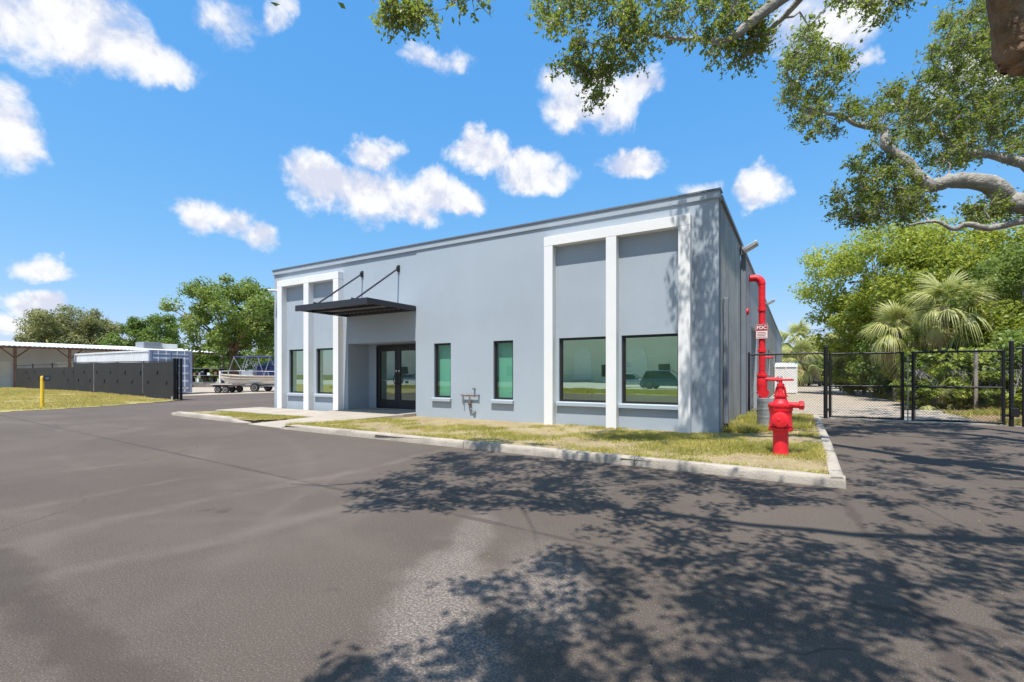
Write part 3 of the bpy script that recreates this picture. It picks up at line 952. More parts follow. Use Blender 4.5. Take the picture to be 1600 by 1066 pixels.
tmp = bpy.data.objects.new('lettering', fc)
fm = bpy.data.meshes.new_from_object(tmp)
bpy.data.objects.remove(tmp)
fo = bpy.data.objects.new('lettering', fm)
col.objects.link(fo)
fo.parent = sgn
fo.location = Vector((RX, SY - .0075, SZb - .175)) - Vector((RX, RY - .13, 2.8))
fo.rotation_euler = (math.pi / 2, 0, 0)

VX, VY, VZ = -.215, 8.49, GZ
pv = thing('fire_valve', 'red cast iron post valve with handwheel standing on the grass corner', 'valve', (VX, VY, VZ - .02))
MB().lathe([(.108, -.06), (.108, .03), (.106, .04), (.106, .40)], (VX, VY, VZ), 24).build('stand_pipe', 'red_paint', pv, smooth=True)
MB().lathe([(.10, .38), (.165, .385), (.168, .425), (.135, .43), (.14, .445), (.165, .46), (.155, .50), (.15, .60), (.155, .68), (.165, .70), (.165, .735), (.12, .74)], (VX, VY, VZ), 24).build('valve_body', 'red_paint', pv, smooth=True)
MB().lathe([(.17, .742), (.175, .75), (.175, .785), (.14, .79), (.11, .82), (.085, .87), (.08, .90), (.10, .905), (.10, .925), (.06, .93)], (VX, VY, VZ), 24).build('bonnet', 'red_paint', pv, smooth=True)
for k in range(8):
    a = k * math.pi / 4 + .2
    MB().lathe([(.016, .735), (.016, .80)], (VX + .155 * math.cos(a), VY + .155 * math.sin(a), VZ), 6).build('bolt', 'red_paint', pv)
    MB().lathe([(.014, .372), (.014, .44)], (VX + .152 * math.cos(a), VY + .152 * math.sin(a), VZ), 6).build('bolt', 'red_paint', pv)
for s in (-1, 1):
    MB().tube([(VX + s * .07, VY, VZ + .92), (VX + s * .055, VY, VZ + 1.03), (VX + s * .03, VY, VZ + 1.08)], .016, 8).build('yoke_arm', 'red_paint', pv, smooth=True)
MB().lathe([(.055, .92), (.04, .96), (.04, 1.05), (.052, 1.06), (.052, 1.10), (.025, 1.11), (.022, 1.19)], (VX, VY, VZ), 16).build('stem', 'red_paint', pv, smooth=True)
hw = MB()
ring = [(VX + .165 * math.cos(a), VY + .165 * math.sin(a), VZ + 1.165) for a in np.linspace(0, 2 * math.pi, 25)]
hw.tube(ring, .014, 8, cap=False)
for k in range(5):
    a = k * 2 * math.pi / 5 + .3
    hw.tube([(VX, VY, VZ + 1.155), (VX + .165 * math.cos(a), VY + .165 * math.sin(a), VZ + 1.165)], .011, 6)
hw.build('handwheel', 'red_paint', pv, smooth=True)
MB().tube([(VX + .1, VY - .02, VZ + .78), (VX + .26, VY - .05, VZ + .78)], .045, 12).build('outlet', 'red_paint', pv, smooth=True)
MB().lathe([(.05, -.01), (.066, .0), (.066, .055), (.035, .065)], (VX + .25, VY - .05, VZ + .78), 8, 'x').build('outlet_cap', 'red_paint', pv, smooth=True)
MB().lathe([(.02, 0), (.035, .01), (.035, .04), (.015, .05)], (VX - .02, VY - .215, VZ + .56), 10, 'y').build('plug', 'red_paint', pv, smooth=True)
MB().lathe([(.155, .47), (.10, .55), (.155, .65)][:1] + [(.11, .50)], (VX, VY, VZ), 12)
MB().lathe([(.09, -.06), (.115, -.05), (.115, .0), (.09, .01)], (VX, VY - .15, VZ + .56), 18, 'y').build('front_boss', 'red_paint', pv, smooth=True)

DX, DY = -.60, 12.45
dr = thing('steel_drum', 'ribbed galvanized steel drum on the grass beside the corrugated wall', 'drum', (DX, DY, GZ - .02))
prof = [(.19, 0)]
for k in range(30):
    z = .02 + k * .0225
    prof.append((.19 + (.006 if k % 2 else 0) + (.008 if k % 8 == 4 else 0), z))
prof += [(.196, .70), (.196, .715), (.18, .715)]
MB().lathe(prof, (DX, DY, GZ - .02), 28).build('shell', 'galvanized', dr, smooth=True)
MB().lathe([(.17, .690), (.17, .70)], (DX, DY, GZ - .02), 28).build('lid', 'galvanized', dr)


# ------------------------------------------------------------------ chain-link gate and fence
def chain_link(b, p0, p1, z0, z1, pitch=.075, r=.0026):
    p0, p1 = Vector((*p0, 0)), Vector((*p1, 0))
    L = (p1 - p0).length
    d = (p1 - p0) / L
    nrm = Vector((-d.y, d.x, 0))
    Hh = z1 - z0
    for s in (1, -1):
        k = -Hh
        while k < L:
            a0, a1 = max(0, k), min(L, k + Hh)
            if a1 - a0 > .02:
                za, zb = z0 + (a0 - k), z0 + (a1 - k)
                if s < 0:
                    za, zb = z1 - (a0 - k), z1 - (a1 - k)
                off = nrm * (.0025 * s)
                b.tube([p0 + d * a0 + off + Vector((0, 0, za)), p0 + d * a1 + off + Vector((0, 0, zb))], r, 3, cap=False)
            k += pitch
    return b


def post(par, x, y, z0, z1, r=.032, name='post'):
    return MB().lathe([(r, 0), (r, z1 - z0 - .02), (r * 1.12, z1 - z0 - .018), (r * 1.1, z1 - z0), (r * .5, z1 - z0 + .03)], (x, y, z0), 14).build(name, 'black_coat', par, smooth=True)


def rail(par, a, c, r=.029, name='rail'):
    return MB().tube([a, c], r, 10).build(name, 'black_coat', par, smooth=True)


def gate_leaf(xa, xb, y, label, latch):
    g = thing('gate_leaf', label, 'gate', ((xa + xb) / 2, y, 0), group='leaves of the chain-link double gate')
    for x in (xa, xb):
        MB().tube([(x, y, .05), (x, y, 1.99)], .038, 10).build('stile', 'black_coat', g, smooth=True)
    for z in (.08, 1.0, 1.965):
        rail(g, (xa, y, z), (xb, y, z))
    chain_link(MB(), (xa + .03, y + .01), (xb - .03, y + .01), .08, 1.96).build('chain_link_mesh', 'black_coat', g)
    n = 9
    for x in (xa + .05, xb - .05):
        MB().tube([(x, y, .1), (x, y, 1.95)], .006, 6).build('tension_bar', 'black_coat', g)
    hx = xa if latch == 'r' else xb
    for z in (.28, 1.72):
        sgnx = -1 if latch == 'r' else 1
        MB().box(min(hx, hx + sgnx * .10), max(hx, hx + sgnx * .10), y - .025, y + .025, z - .035, z + .035).build('hinge', 'black_coat', g, bevel=.006)
    return g


GYY = 17.32
gate_leaf(.86, 2.58, GYY, 'black chain-link gate leaf nearer the building, closed across gravel drive', 'r')
g2 = gate_leaf(2.80, 4.63, GYY - .05, 'black chain-link gate leaf on the right in front of the palm', 'l')
MB().tube([(2.69, GYY - .02, -.02), (2.69, GYY - .02, 1.85)], .016, 8).build('drop_rod', 'galvanized', g2, smooth=True)
for z in (.35, 1.02, 1.7):
    MB().box(2.60, 2.81, GYY - .045, GYY + .005, z - .015, z + .015).build('latch_bar', 'black_coat', g2)
f1 = thing('chain_link_fence', 'short black chain-link fence between the side wall and gate post', 'fence', (-.3, GYY + .1, 0))
post(f1, X1 + .07, GYY + .1, 0, 2.05)
post(f1, .75, GYY, -.02, 2.18, .055)
rail(f1, (X1 + .07, GYY + .1, 1.99), (.75, GYY, 1.99))
rail(f1, (X1 + .07, GYY + .1, .12), (.75, GYY, .12), .006)
chain_link(MB(), (X1 + .07, GYY + .1), (.75, GYY), .1, 1.98).build('chain_link_mesh', 'black_coat', f1)
f2 = thing('chain_link_fence', 'black chain-link fence running right from the gate post into bushes', 'fence', (4.8, GYY - .1, 0))
post(f2, 4.77, GYY - .08, -.02, 2.2, .048)
post(f2, 5.0, GYY - .06, -.02, 2.1, .03)
MB().box(4.74, 4.9, GYY - .16, GYY, .25, .48).build('gate_stop', 'black_coat', f2, bevel=.01)
rail(f2, (4.86, GYY - .06, 2.02), (9.5, GYY - .2, 2.02))
chain_link(MB(), (4.86, GYY - .06), (9.5, GYY - .2), .1, 2.0).build('chain_link_mesh', 'black_coat', f2)
post(f2, 7.3, GYY - .13, -.02, 2.1, .032)
for i, (px, py, t, h) in enumerate(((1525, 632, 17.5, 2.2), (1482, 622, 21.5, 1.9))):
    q = at(px, py, t)
    lab = ('thick grey galvanized fence post behind the right gate leaf', 'thin grey fence post in the bushes under the palm')[i]
    tp = thing('fence_post', lab, 'post', (q.x, q.y, 0))
    MB().lathe([(.06 - .02 * i, -.05), (.06 - .02 * i, h), (.03, h + .05)], (q.x, q.y, 0), 14).build('shaft', 'pole_wood', tp, smooth=True)
    MB().lathe([(.07 - .02 * i, h - .06), (.07 - .02 * i, h + .01), (.04, h + .055)], (q.x, q.y, 0), 14).build('cap', 'galvanized', tp, smooth=True)

# white screen enclosure, pole and line further down the drive
wp = thing('white_enclosure', 'white boxed equipment enclosure beside the rear side wall', 'enclosure', (-.5, 39, 0))
q0, q1 = at(1211, 600, 33.5), at(1245, 600, 33.5)
for (xa, xb) in ((q0.x, (q0.x + q1.x) / 2 - .01), ((q0.x + q1.x) / 2 + .01, q1.x)):
    MB().box(xa, xb, 38.6, 38.66, .05, 1.85).build('panel', 'white_paint', wp, bevel=.005)
MB().box(q1.x - .06, q1.x, 38.67, 40.6, .05, 1.85).build('panel', 'white_paint', wp)
MB().prism([(q0.x - .05, 38.55), (q1.x + .05, 38.55), (q1.x + .05, 40.6), (q0.x - .05, 40.6)], 1.855, [1.9, 1.9, 2.2, 2.2]).build('roof', 'roof_white', wp)
for k in range(3):
    xx = q0.x + (q1.x - q0.x) * k / 2
    MB().box(xx - .04, xx + .04, 38.56, 38.598, 0, 1.86).build('post', 'white_paint', wp)
for k, px in enumerate((1216, 1221)):
    q = at(px, 610, 19.2)
    bo = thing('pipe_bollard', ('left', 'right')[k] + ' one of two thin grey pipe posts behind the red valve', 'post', (q.x, q.y, 0), group='pipe posts behind the valve')
    MB().lathe([(.035, 0), (.035, 1.28), (.02, 1.3)], (q.x, q.y, 0), 12).build('shaft', 'galvanized', bo, smooth=True)
    MB().lathe([(.07, 0), (.07, .015), (.035, .02)], (q.x, q.y, 0), 12).build('base_plate', 'galvanized', bo)

q = at(1350, 600, 33)
up_ = thing('utility_pole', 'weathered wooden utility pole rising into the trees beyond the gate', 'pole', (q.x, q.y, 0))
MB().tube([(q.x, q.y, -.2), (q.x + .03, q.y, 4), (q.x + .05, q.y, 8.4)], [.13, .115, .10], 12).build('shaft', 'pole_wood', up_, smooth=True)
MB().box(q.x - .9, q.x + .95, q.y - .05, q.y + .05, 7.7, 7.82).build('crossarm', 'pole_wood', up_)
wl = thing('power_line', 'thin overhead cable crossing the sky left of the bright green tree', 'cable', (q.x, q.y, 5.4))
wa, wb = at(1258, 516, 60), at(1345, 492, 33)
pts = []
for k in range(13):
    u = k / 12
    p = wa.lerp(wb, u)
    p.z -= .5 * 4 * u * (1 - u) * .6
    pts.append(p)
MB().tube(pts, .022, 5).build('wire', 'black_coat', wl)
MB().tube([wb, (q.x + .04, q.y, wb.z)], .02, 5).build('tie', 'black_coat', wl)

# ------------------------------------------------------------------ left side: screened fence, bollard, container
def fence_y(x):
    return 12.33 + (-27.4 - x) * (1.0 / 30)


sg_ = thing('sliding_gate', 'long black screened gate with wind vents standing open along the lawn', 'gate', (-27.4, 12.33, 0))
xs = [-27.75, -31.5, -35.2, -38.9, -42.6]
for a, c in zip(xs[:-1], xs[1:]):
    nseg = 8
    b = MB()
    top = []
    for k in range(nseg + 1):
        x = a + (c - a) * k / nseg + (-.01 if k == 0 else .01 if k == nseg else 0)
        y = fence_y(x) - .05 + .012 * math.sin(k * 1.3 + a)
        zb = .03 + max(0, float(lawn_z(np.array(x), np.array(y)))) * .9
        top.append(((x, y), zb, 2.0 + .12 * min(1, (-27.75 - x) / 14) + .015 * math.sin(k * math.pi / nseg) * -1))
    vs = []
    for (p, z0, z1) in top:
        vs += [(p[0], p[1], z0), (p[0], p[1], z1), (p[0], p[1] + .012, z0), (p[0], p[1] + .012, z1)]
    fs = []
    for k in range(nseg):
        i = 4 * k
        fs += [(i, i + 1, i + 5, i + 4), (i + 2, i + 6, i + 7, i + 3), (i + 1, i + 3, i + 7, i + 5)]
    b.add(vs, fs)
    b.build('screen_panel', 'black_screen', sg_, smooth=True)
for x in xs:
    y = fence_y(x)
    MB().tube([(x, y, 0), (x, y, 2.08)], .035, 10).build('post', 'black_coat', sg_, smooth=True)
MB().tube([(xs[0], fence_y(xs[0]), 2.04), (xs[-1], fence_y(xs[-1]), 2.16)], .025, 8).build('top_rail', 'black_coat', sg_, smooth=True)
MB().tube([(xs[0], fence_y(xs[0]), .12), (xs[-1], fence_y(xs[-1]), .25)], .025, 8).build('bottom_rail', 'black_coat', sg_, smooth=True)
for row, pxs, py in ((0, (42, 55, 100, 115.5, 133, 153, 174.5, 197, 221, 247.5), 579), (1, (47, 62, 107, 124, 142, 164.5, 185, 208, 233, 262), 593)):
    for px in pxs:
        d = ray(px, py)
        t = 12.75 / d.y
        for _ in range(3):
            t = fence_y((d * t).x) / d.y
        p = d * t
        z = (1.52 if row == 0 else .98) + .1 * (t - 24) / 14
        b = MB()
        ang = [math.pi + math.pi * k / 8 for k in range(9)]
        vs = [(p.x + .10 * math.cos(a), fence_y(p.x) - .085 - .03 * abs(math.sin(a)), z + .10 * math.sin(a)) for a in ang]
        vb = [(q[0], fence_y(p.x) - .06, q[2]) for q in vs]
        b.add(vs + vb, [tuple(range(9))] + [(i, i + 1, i + 10, i + 9) for i in range(8)] + [(0, 9, 17, 8)])
        b.build('wind_vent', 'black_coat', sg_)
gp = thing('gate_end_post', 'pair of stout black guide posts at the near end of the screened gate', 'post', (-27.35, 12.3, 0))
for dx, dy in ((0, -.12), (.12, .14), (-.22, .12)):
    x, y = -27.42 + dx, 12.31 + dy
    MB().box(x - .055, x + .055, y - .055, y + .055, -.02, 2.16).build('square_post', 'black_coat', gp, bevel=.008)
    MB().box(x - .065, x + .065, y - .065, y + .065, 2.16, 2.19).build('post_cap', 'galvanized', gp)
for z in (.55, 1.35):
    MB().box(-27.66, -27.34, 12.25, 12.37, z - .06, z + .06).build('roller_bracket', 'black_coat', gp)
MB().lathe([(.09, -.03), (.11, -.03), (.11, .03), (.09, .03)], (-27.52, 12.16, .12), 14, 'y').build('ground_roller', 'galvanized', gp, smooth=True)
ff = thing('screened_fence', 'black screened fence continuing left beyond the sliding gate', 'fence', (-42.9, fence_y(-42.9), 0))
for a, c in ((-42.85, -47.5), (-47.55, -52.3), (-52.35, -57)):
    b = MB()
    ya, yc = fence_y(a), fence_y(c)
    b.add([(a, ya, .16), (c, yc, .16), (c, yc, 1.85), (a, ya, 1.85), (a, ya + .015, .16), (c, yc + .015, .16), (c, yc + .015, 1.85), (a, ya + .015, 1.85)],
          [(0, 1, 2, 3), (7, 6, 5, 4), (3, 2, 6, 7)])
    b.build('screen_panel', 'black_screen', ff)
    MB().tube([(a, ya + .04, 0), (a, ya + .04, 2.2)], .04, 10).build('post', 'black_coat', ff, smooth=True)
    MB().tube([(a, ya + .04, 2.08), (c, yc + .04, 2.08)], .022, 8).build('rail', 'black_coat', ff, smooth=True)

BX, BY = -25.8, 6.78
bz = float(lawn_z(np.array(BX), np.array(BY)))
bo = thing('keypad_bollard', 'yellow steel bollard with black keypad box on the lawn edge', 'bollard', (BX, BY, bz))
MB().lathe([(.062, -.1), (.062, 1.2), (.055, 1.24), (.03, 1.27)], (BX, BY, bz), 16).build('post', 'yellow_paint', bo, smooth=True)
MB().box(BX + .05, BX + .22, BY + .0, BY + .18, bz + 1.08, bz + 1.28).build('keypad_box', 'black_coat', bo, bevel=.01)
MB().box(BX + .02, BX + .10, BY + .03, BY + .08, bz + 1.14, bz + 1.2).build('bracket', 'black_coat', bo)
MB().box(BX + .221, BX + .228, BY + .03, BY + .15, bz + 1.12, bz + 1.24).build('keypad', 'grey_paint', bo)

# shipping container, doors towards the drive
CXe, CYa, CYb, CZt, CL_ = -35.2, 14.25, 16.75, 2.92, 12.2
ct = thing('shipping_container', 'long pale shipping container with lilac grey doors behind the black gate', 'container', (CXe, CYa, 0))
b = MB()
prof = []
n = 44
for k in range(n):
    x = CXe - .16 - (CL_ - .32) * k / n
    w = (CL_ - .32) / n
    prof += [(x, CYa + .035), (x - w * .25, CYa + .035), (x - w * .45, CYa + .075), (x - w * .8, CYa + .075)]
for (p, q) in zip(prof[:-1], prof[1:]):
    b.add([(p[0], p[1], .25), (q[0], q[1], .25), (q[0], q[1], CZt - .12), (p[0], p[1], CZt - .12)], [(0, 1, 2, 3)])
b.build('corrugated_side', 'container_white_sunlit', ct)
MB().box(CXe - CL_, CXe - .1, CYb - .06, CYb, .2, CZt - .1).build('rear_side', 'container_white_sunlit', ct)
MB().box(CXe - CL_ + .02, CXe - .05, CYa + .08, CYb - .05, CZt - .09, CZt - .05).build('roof_panel', 'container_white_sunlit', ct)
for y in (CYa, CYb - .16):
    for xx in (CXe - .16, CXe - CL_):
        MB().box(xx, xx + .16, y, y + .16, .12, CZt).build('corner_post', 'container_grey', ct, bevel=.01)
MB().box(CXe - .14, CXe - .01, CYa + .16, CYb - .16, CZt - .16, CZt - .005).build('door_header', 'container_grey', ct, bevel=.01)
MB().box(CXe - .14, CXe - .01, CYa + .16, CYb - .16, .13, .28).build('door_sill', 'container_grey', ct, bevel=.01)
for (za, zb) in ((CZt - .12, CZt - .004), (.13, .26)):
    MB().box(CXe - CL_ + .16, CXe - .16, CYa + .01, CYa + .10, za, zb).build('side_rail', 'container_white_sunlit', ct)
ym = (CYa + CYb) / 2
for (ya, yb) in ((CYa + .165, ym - .006), (ym + .006, CYb - .165)):
    d = MB()
    d.box(CXe - .10, CXe - .06, ya, yb, .285, CZt - .165)
    dl = d.build('door_leaf', 'container_grey', ct)
    for z in (.36, .85, 1.35, 1.85, 2.35, 2.62):
        MB().box(CXe - .058, CXe - .025, ya + .05, yb - .05, z, z + .12).build('rib', 'container_white_sunlit', dl)
    for f in (.3, .72):
        yy = ya + (yb - ya) * f
        MB().tube([(CXe + .015, yy, .2), (CXe + .015, yy, CZt - .06)], .022, 8).build('lock_rod', 'container_white_sunlit', dl, smooth=True)
        MB().box(CXe - .02, CXe + .03, yy - .03, yy + .26, 1.28, 1.33).build('lock_handle', 'galvanized', dl)
        for z in (.42, 2.55):
            MB().box(CXe - .03, CXe + .04, yy - .05, yy + .05, z, z + .08).build('rod_guide', 'galvanized', dl)
lp = thing('leaning_panel', 'grey blue steel ramp panel leaning by the container doors', 'panel', (-33.9, 14.5, 0))
M = Matrix.Translation((-34.3, 14.9, .62)) @ Matrix.Rotation(math.radians(-58), 4, 'Y')
MB().box(-.75, .75, -.62, .62, -.03, .03, M).build('plate', 'container_grey', lp, bevel=.01)
for y in (-.4, 0, .4):
    MB().box(-.73, .73, y - .03, y + .03, .032, .075, M).build('stiffener', 'container_grey', lp)


# wheels shared by trailers and cars
def wheel(par, c, r=.32, w=.2, n=22):
    ty = MB().lathe([(r * .62, -w / 2), (r * .93, -w / 2), (r, -w * .32), (r, w * .32), (r * .93, w / 2), (r * .62, w / 2)], c, n, 'y').build('wheel', 'rubber', par, smooth=True, local=True)
    MB().lathe([(r * .2, -w * .46), (r * .55, -w * .52), (r * .62, -w * .53), (r * .62, w * .53), (r * .55, w * .52), (r * .2, w * .46)], c, n, 'y').build('rim', 'rim', ty, smooth=True, local=True)
    MB().lathe([(r * .16, -w * .56), (r * .16, w * .56)], c, 10, 'y').build('hub', 'galvanized', ty, local=True)


RIGHT = Vector((cT, sT, 0))
bc = at(405, 585, 37.5)
bt = thing('motor_boat', 'white and tan fishing boat with blue bimini top on a trailer', 'boat', (bc.x, bc.y, 0), rz=TH)
# hull sections along local x, bow at -x
sec = [(-3.05, .03, .95, 1.36), (-2.6, .42, .74, 1.32), (-2.0, .78, .62, 1.27), (-1.0, 1.02, .55, 1.22), (.5, 1.1, .52, 1.2), (2.0, 1.1, .52, 1.2), (3.0, 1.05, .54, 1.2)]
ring = lambda x, w, k, g: [(x, -w, g), (x, -w * .94, (k + g) / 2 + .02), (x, -w * .72, k + .12), (x, 0, k), (x, w * .72, k + .12), (x, w * .94, (k + g) / 2 + .02), (x, w, g)]
b, b2 = MB(), MB()
rs = [ring(*q) for q in sec]
for A, B in zip(rs[:-1], rs[1:]):
    for j in range(6):
        (b2 if j in (0, 5) else b).add([A[j], B[j], B[j + 1], A[j + 1]], [(0, 1, 2, 3)])
b.add(rs[-1], [tuple(range(7))])
b.build('hull', 'boat_white', bt, smooth=True, local=True)
b2.build('topsides', 'boat_tan', bt, smooth=True, local=True)
dkb = MB()
for A, B in zip(rs[:-1], rs[1:]):
    dkb.add([(A[0][0], A[0][1], A[0][2] - .22), (B[0][0], B[0][1], B[0][2] - .22), (B[6][0], B[6][1], B[6][2] - .22), (A[6][0], A[6][1], A[6][2] - .22)], [(0, 1, 2, 3)])
dkb.build('deck', 'boat_white', bt, local=True)
gw = MB()
for s in (0, 6):
    gw.tube([r[s] for r in rs], .035, 8)
gw.build('gunwale', 'boat_tan', bt, smooth=True, local=True)
rl = MB()
for s in (-1, 1):
    rl.tube([(-2.7, s * .36, 1.62), (-2.0, s * .72, 1.62), (-1.0, s * .98, 1.60), (.6, s * 1.05, 1.58), (2.6, s * 1.03, 1.56)], .022, 6)
    for (x, w, h) in ((-2.7, .38, 1.62), (-2.0, .74, 1.62), (-1.0, 1.0, 1.6), (.0, 1.04, 1.59), (1.2, 1.05, 1.57), (2.5, 1.03, 1.56)):
        rl.tube([(x + .1, s * w, 1.2), (x, s * w, h)], .018, 6)
rl.tube([(-2.7, -.36, 1.62), (-2.95, 0, 1.6), (-2.7, .36, 1.62)], .022, 6)
rl.build('guard_rail', 'alu', bt, smooth=True, local=True)
bm_ = MB()
nb = 7
for i in range(8):
    x = -1.5 + 2.9 * i / 8
    x2 = -1.5 + 2.9 * (i + 1) / 8
    for j in range(nb):
        y = -1.0 + 2.0 * j / nb
        y2 = -1.0 + 2.0 * (j + 1) / nb
        zz = lambda a, c: 2.80 - .10 * (c ** 2) - .03 * ((a + .05) / 1.5) ** 2
        bm_.add([(x, y, zz(x, y)), (x2, y, zz(x2, y)), (x2, y2, zz(x2, y2)), (x, y2, zz(x, y2)), (x, y, zz(x, y) - .03), (x2, y, zz(x2, y) - .03), (x2, y2, zz(x2, y2) - .03), (x, y2, zz(x, y2) - .03)],
                [(0, 1, 2, 3), (7, 6, 5, 4)] + ([(0, 4, 5, 1)] if j == 0 else []) + ([(2, 6, 7, 3)] if j == nb - 1 else []))
bm_.build('bimini_top', 'canvas_navy', bt, smooth=True, local=True)
for s in (-1, 1):
    for (xa, xb) in ((-1.45, -.6), (-.5, -.9), (.4, .9), (1.35, .9), (-1.4, -1.9)):
        MB().tube([(xa, s * .98, 2.7), (xb, s * 1.02, 1.25)], .02, 6).build('bimini_pole', 'alu', bt, smooth=True, local=True)
MB().prism([(-1.2, -.4), (-.3, -.4), (-.3, .4), (-1.2, .4)], 1.0, [1.55, 1.75, 1.75, 1.55]).build('console', 'boat_white', bt, bevel=.04, local=True)
MB().prism([(.05, -.55), (1.15, -.6), (1.15, .6), (.05, .55)], 1.0, [1.95, 2.05, 2.05, 1.95]).build('seat_cover', 'canvas_navy', bt, bevel=.12, local=True)
MB().box(3.02, 3.45, -.25, .25, 1.0, 1.75).build('outboard_cowl', 'rubber', bt, bevel=.08, local=True)
MB().box(3.1, 3.3, -.06, .06, .35, 1.0).build('outboard_leg', 'rubber', bt, local=True)
tl = thing('boat_trailer', 'galvanized trailer carrying the fishing boat', 'trailer', (bc.x, bc.y, 0), rz=TH)
fr = MB()
for s in (-1, 1):
    fr.tube([(-2.6, s * .25, .46), (-1.2, s * .7, .46), (2.6, s * .75, .46)], .05, 6)
fr.tube([(-2.6, -.25, .46), (-3.5, 0, .46), (-2.6, .25, .46)], .05, 6)
for x in (-1.2, .6, 2.4):
    fr.tube([(x, -.75, .46), (x, .75, .46)], .04, 6)
for x in (.2,):
    fr.tube([(x, -1.0, .32), (x, 1.0, .32)], .035, 6)
fr.build('frame', 'galvanized', tl, smooth=True, local=True)
MB().box(-3.12, -3.02, -.06, .06, .46, 1.62).build('winch_post', 'boat_white', tl, local=True)
MB().box(-1.4, -1.1, -.78, -.70, .42, .55).build('side_marker', 'lamp_red', tl, local=True)
for s in (-1, 1):
    wheel(tl, (.2, s * 1.0, .33), .33, .2)
    MB().box(-.25, .65, s * 1.0 - .12, s * 1.0 + .12, .70, .73).build('fender', 'galvanized', tl, local=True)
uc = at(333, 585, 35.0)
ut = thing('flatbed_trailer', 'low flatbed trailer with tandem wheels parked before the boat', 'trailer', (uc.x, uc.y, 0), rz=TH)
fr = MB()
fr.box(-1.5, 1.9, -.8, .8, .52, .62)
fr.box(-1.5, 1.9, -.82, -.78, .44, .72)
fr.build('deck', 'pole_wood', ut, local=True)
MB().tube([(-1.5, -.6, .5), (-2.4, 0, .46), (-1.5, .6, .5)], .045, 6).build('tongue', 'galvanized', ut, local=True)
for x in (.9, 1.45):
    for s in (-1, 1):
        wheel(ut, (x, s * .86, .25), .25, .18)
MB().box(.45, 1.95, -1.03, -.82, .62, .65).build('fender', 'boat_white', ut, local=True)
MB().box(-1.62, -1.5, -.75, -.62, .5, .62).build('tail_lamp', 'lamp_red', ut, local=True)

# ------------------------------------------------------------------ open shed with white metal roof
sh = thing('open_shed', 'long open shed with white ribbed metal roof and brown timber posts', 'shed', (-60, 20, 0))
E0, E1 = Vector((-57.3, 6.0, 3.78)), Vector((-61.0, 33.2, 3.98))
ev = (E1 - E0)
Ls = ev.length
ed = ev.normalized()
bk = Vector((-9.0, -1.2, .72))
ns = 27
for k in range(ns):
    b = MB()
    m = 6
    for i in range(m):
        u0, u1 = (k + i / m) / ns, (k + (i + 1) / m) / ns
        h0, h1 = (.05 if i % 2 else 0), (0 if i % 2 else .05)
        if i == m - 1:
            u1 -= .0008
        p, q = E0 + ev * u0 + Vector((0, 0, h0)), E0 + ev * u1 + Vector((0, 0, h1))
        b.add([p, q, q + bk, p + bk], [(0, 1, 2, 3)])
        b.add([p - Vector((0, 0, .06)), q - Vector((0, 0, .06)), q, p], [(0, 1, 2, 3)])
    b.build('roof_sheet', 'roof_white', sh)
for k in range(8):
    p = E0 + ev * (k / 7.0 * .985 + .005)
    base = p + bk * .06
    MB().box(base.x - .09, base.x + .09, base.y - .09, base.y + .09, -.02, base.z - .16).build('post', 'wood_brown', sh)
    for s in (-1, 1):
        if (k == 0 and s < 0) or (k == 7 and s > 0):
            continue
        MB().tube([base + Vector((0, 0, -1.1)), base + ed * s * .95 + Vector((0, 0, -.22))], .06, 4).build('brace', 'wood_brown', sh)
    MB().tube([base + Vector((0, 0, -.14)), base + bk * .9 + Vector((0, 0, -.14))], .07, 4).build('rafter', 'wood_brown', sh)
MB().tube([E0 + bk * .06 - Vector((0, 0, .14)), E1 + bk * .06 - Vector((0, 0, .14))], .09, 4).build('eave_beam', 'wood_brown', sh)
a, c = E0 + bk * .62, E0 + ev * .72 + bk * .62
b = MB()
b.add([(a.x, a.y, -.05), (c.x, c.y, -.05), (c.x, c.y, c.z - .1), (a.x, a.y, a.z - .1)], [(0, 1, 2, 3)])
b.add([(c.x, c.y, -.05), (c.x - 4, c.y - .5, -.05), (c.x - 4, c.y - .5, c.z + .3), (c.x, c.y, c.z - .1)], [(0, 1, 2, 3)])
b.build('back_wall', 'shed_wall', sh)
# glass block window
for i in range(7):
    for j in range(4):
        p = a + ed * (4.6 + i * .32)
        MB().box(-.15, .15, -.03, .03, 0, .30, Matrix.Translation((p.x + .06, p.y, 2.35 + j * .32)) @ Matrix.Rotation(math.atan2(ed.y, ed.x), 4, 'Z')).build('glass_block', 'dark_glass' if (i + j) % 3 else 'grey_paint', sh)
for f, w in ((.30, 2.4), (.52, 2.6)):
    p = a + ed * (Ls * f)
    MB().box(-w / 2, w / 2, -.05, .05, -.05, 2.6, Matrix.Translation((p.x + .07, p.y, 0)) @ Matrix.Rotation(math.atan2(ed.y, ed.x), 4, 'Z')).build('wall_panel', 'beige_trim', sh)
acp = E0 + ev * .80 + bk * .55
ac = thing('rooftop_unit', 'grey air conditioning unit on top of the white metal roof', 'air conditioner', (acp.x, acp.y, acp.z))
MB().box(acp.x - 1, acp.x + 1, acp.y - 1.7, acp.y + .2, acp.z - .1, acp.z + .75).build('cabinet', 'galvanized', ac, bevel=.03)
MB().box(acp.x - .8, acp.x + .8, acp.y + .25, acp.y + 1.9, acp.z - .1, acp.z + .62).build('duct', 'shed_wall', ac, bevel=.03)
for k in range(5):
    MB().box(acp.x + 1.0, acp.x + 1.02, acp.y - 1.5, acp.y, acp.z + .1 + k * .12, acp.z + .16 + k * .12).build('louvre', 'grey_paint', ac)
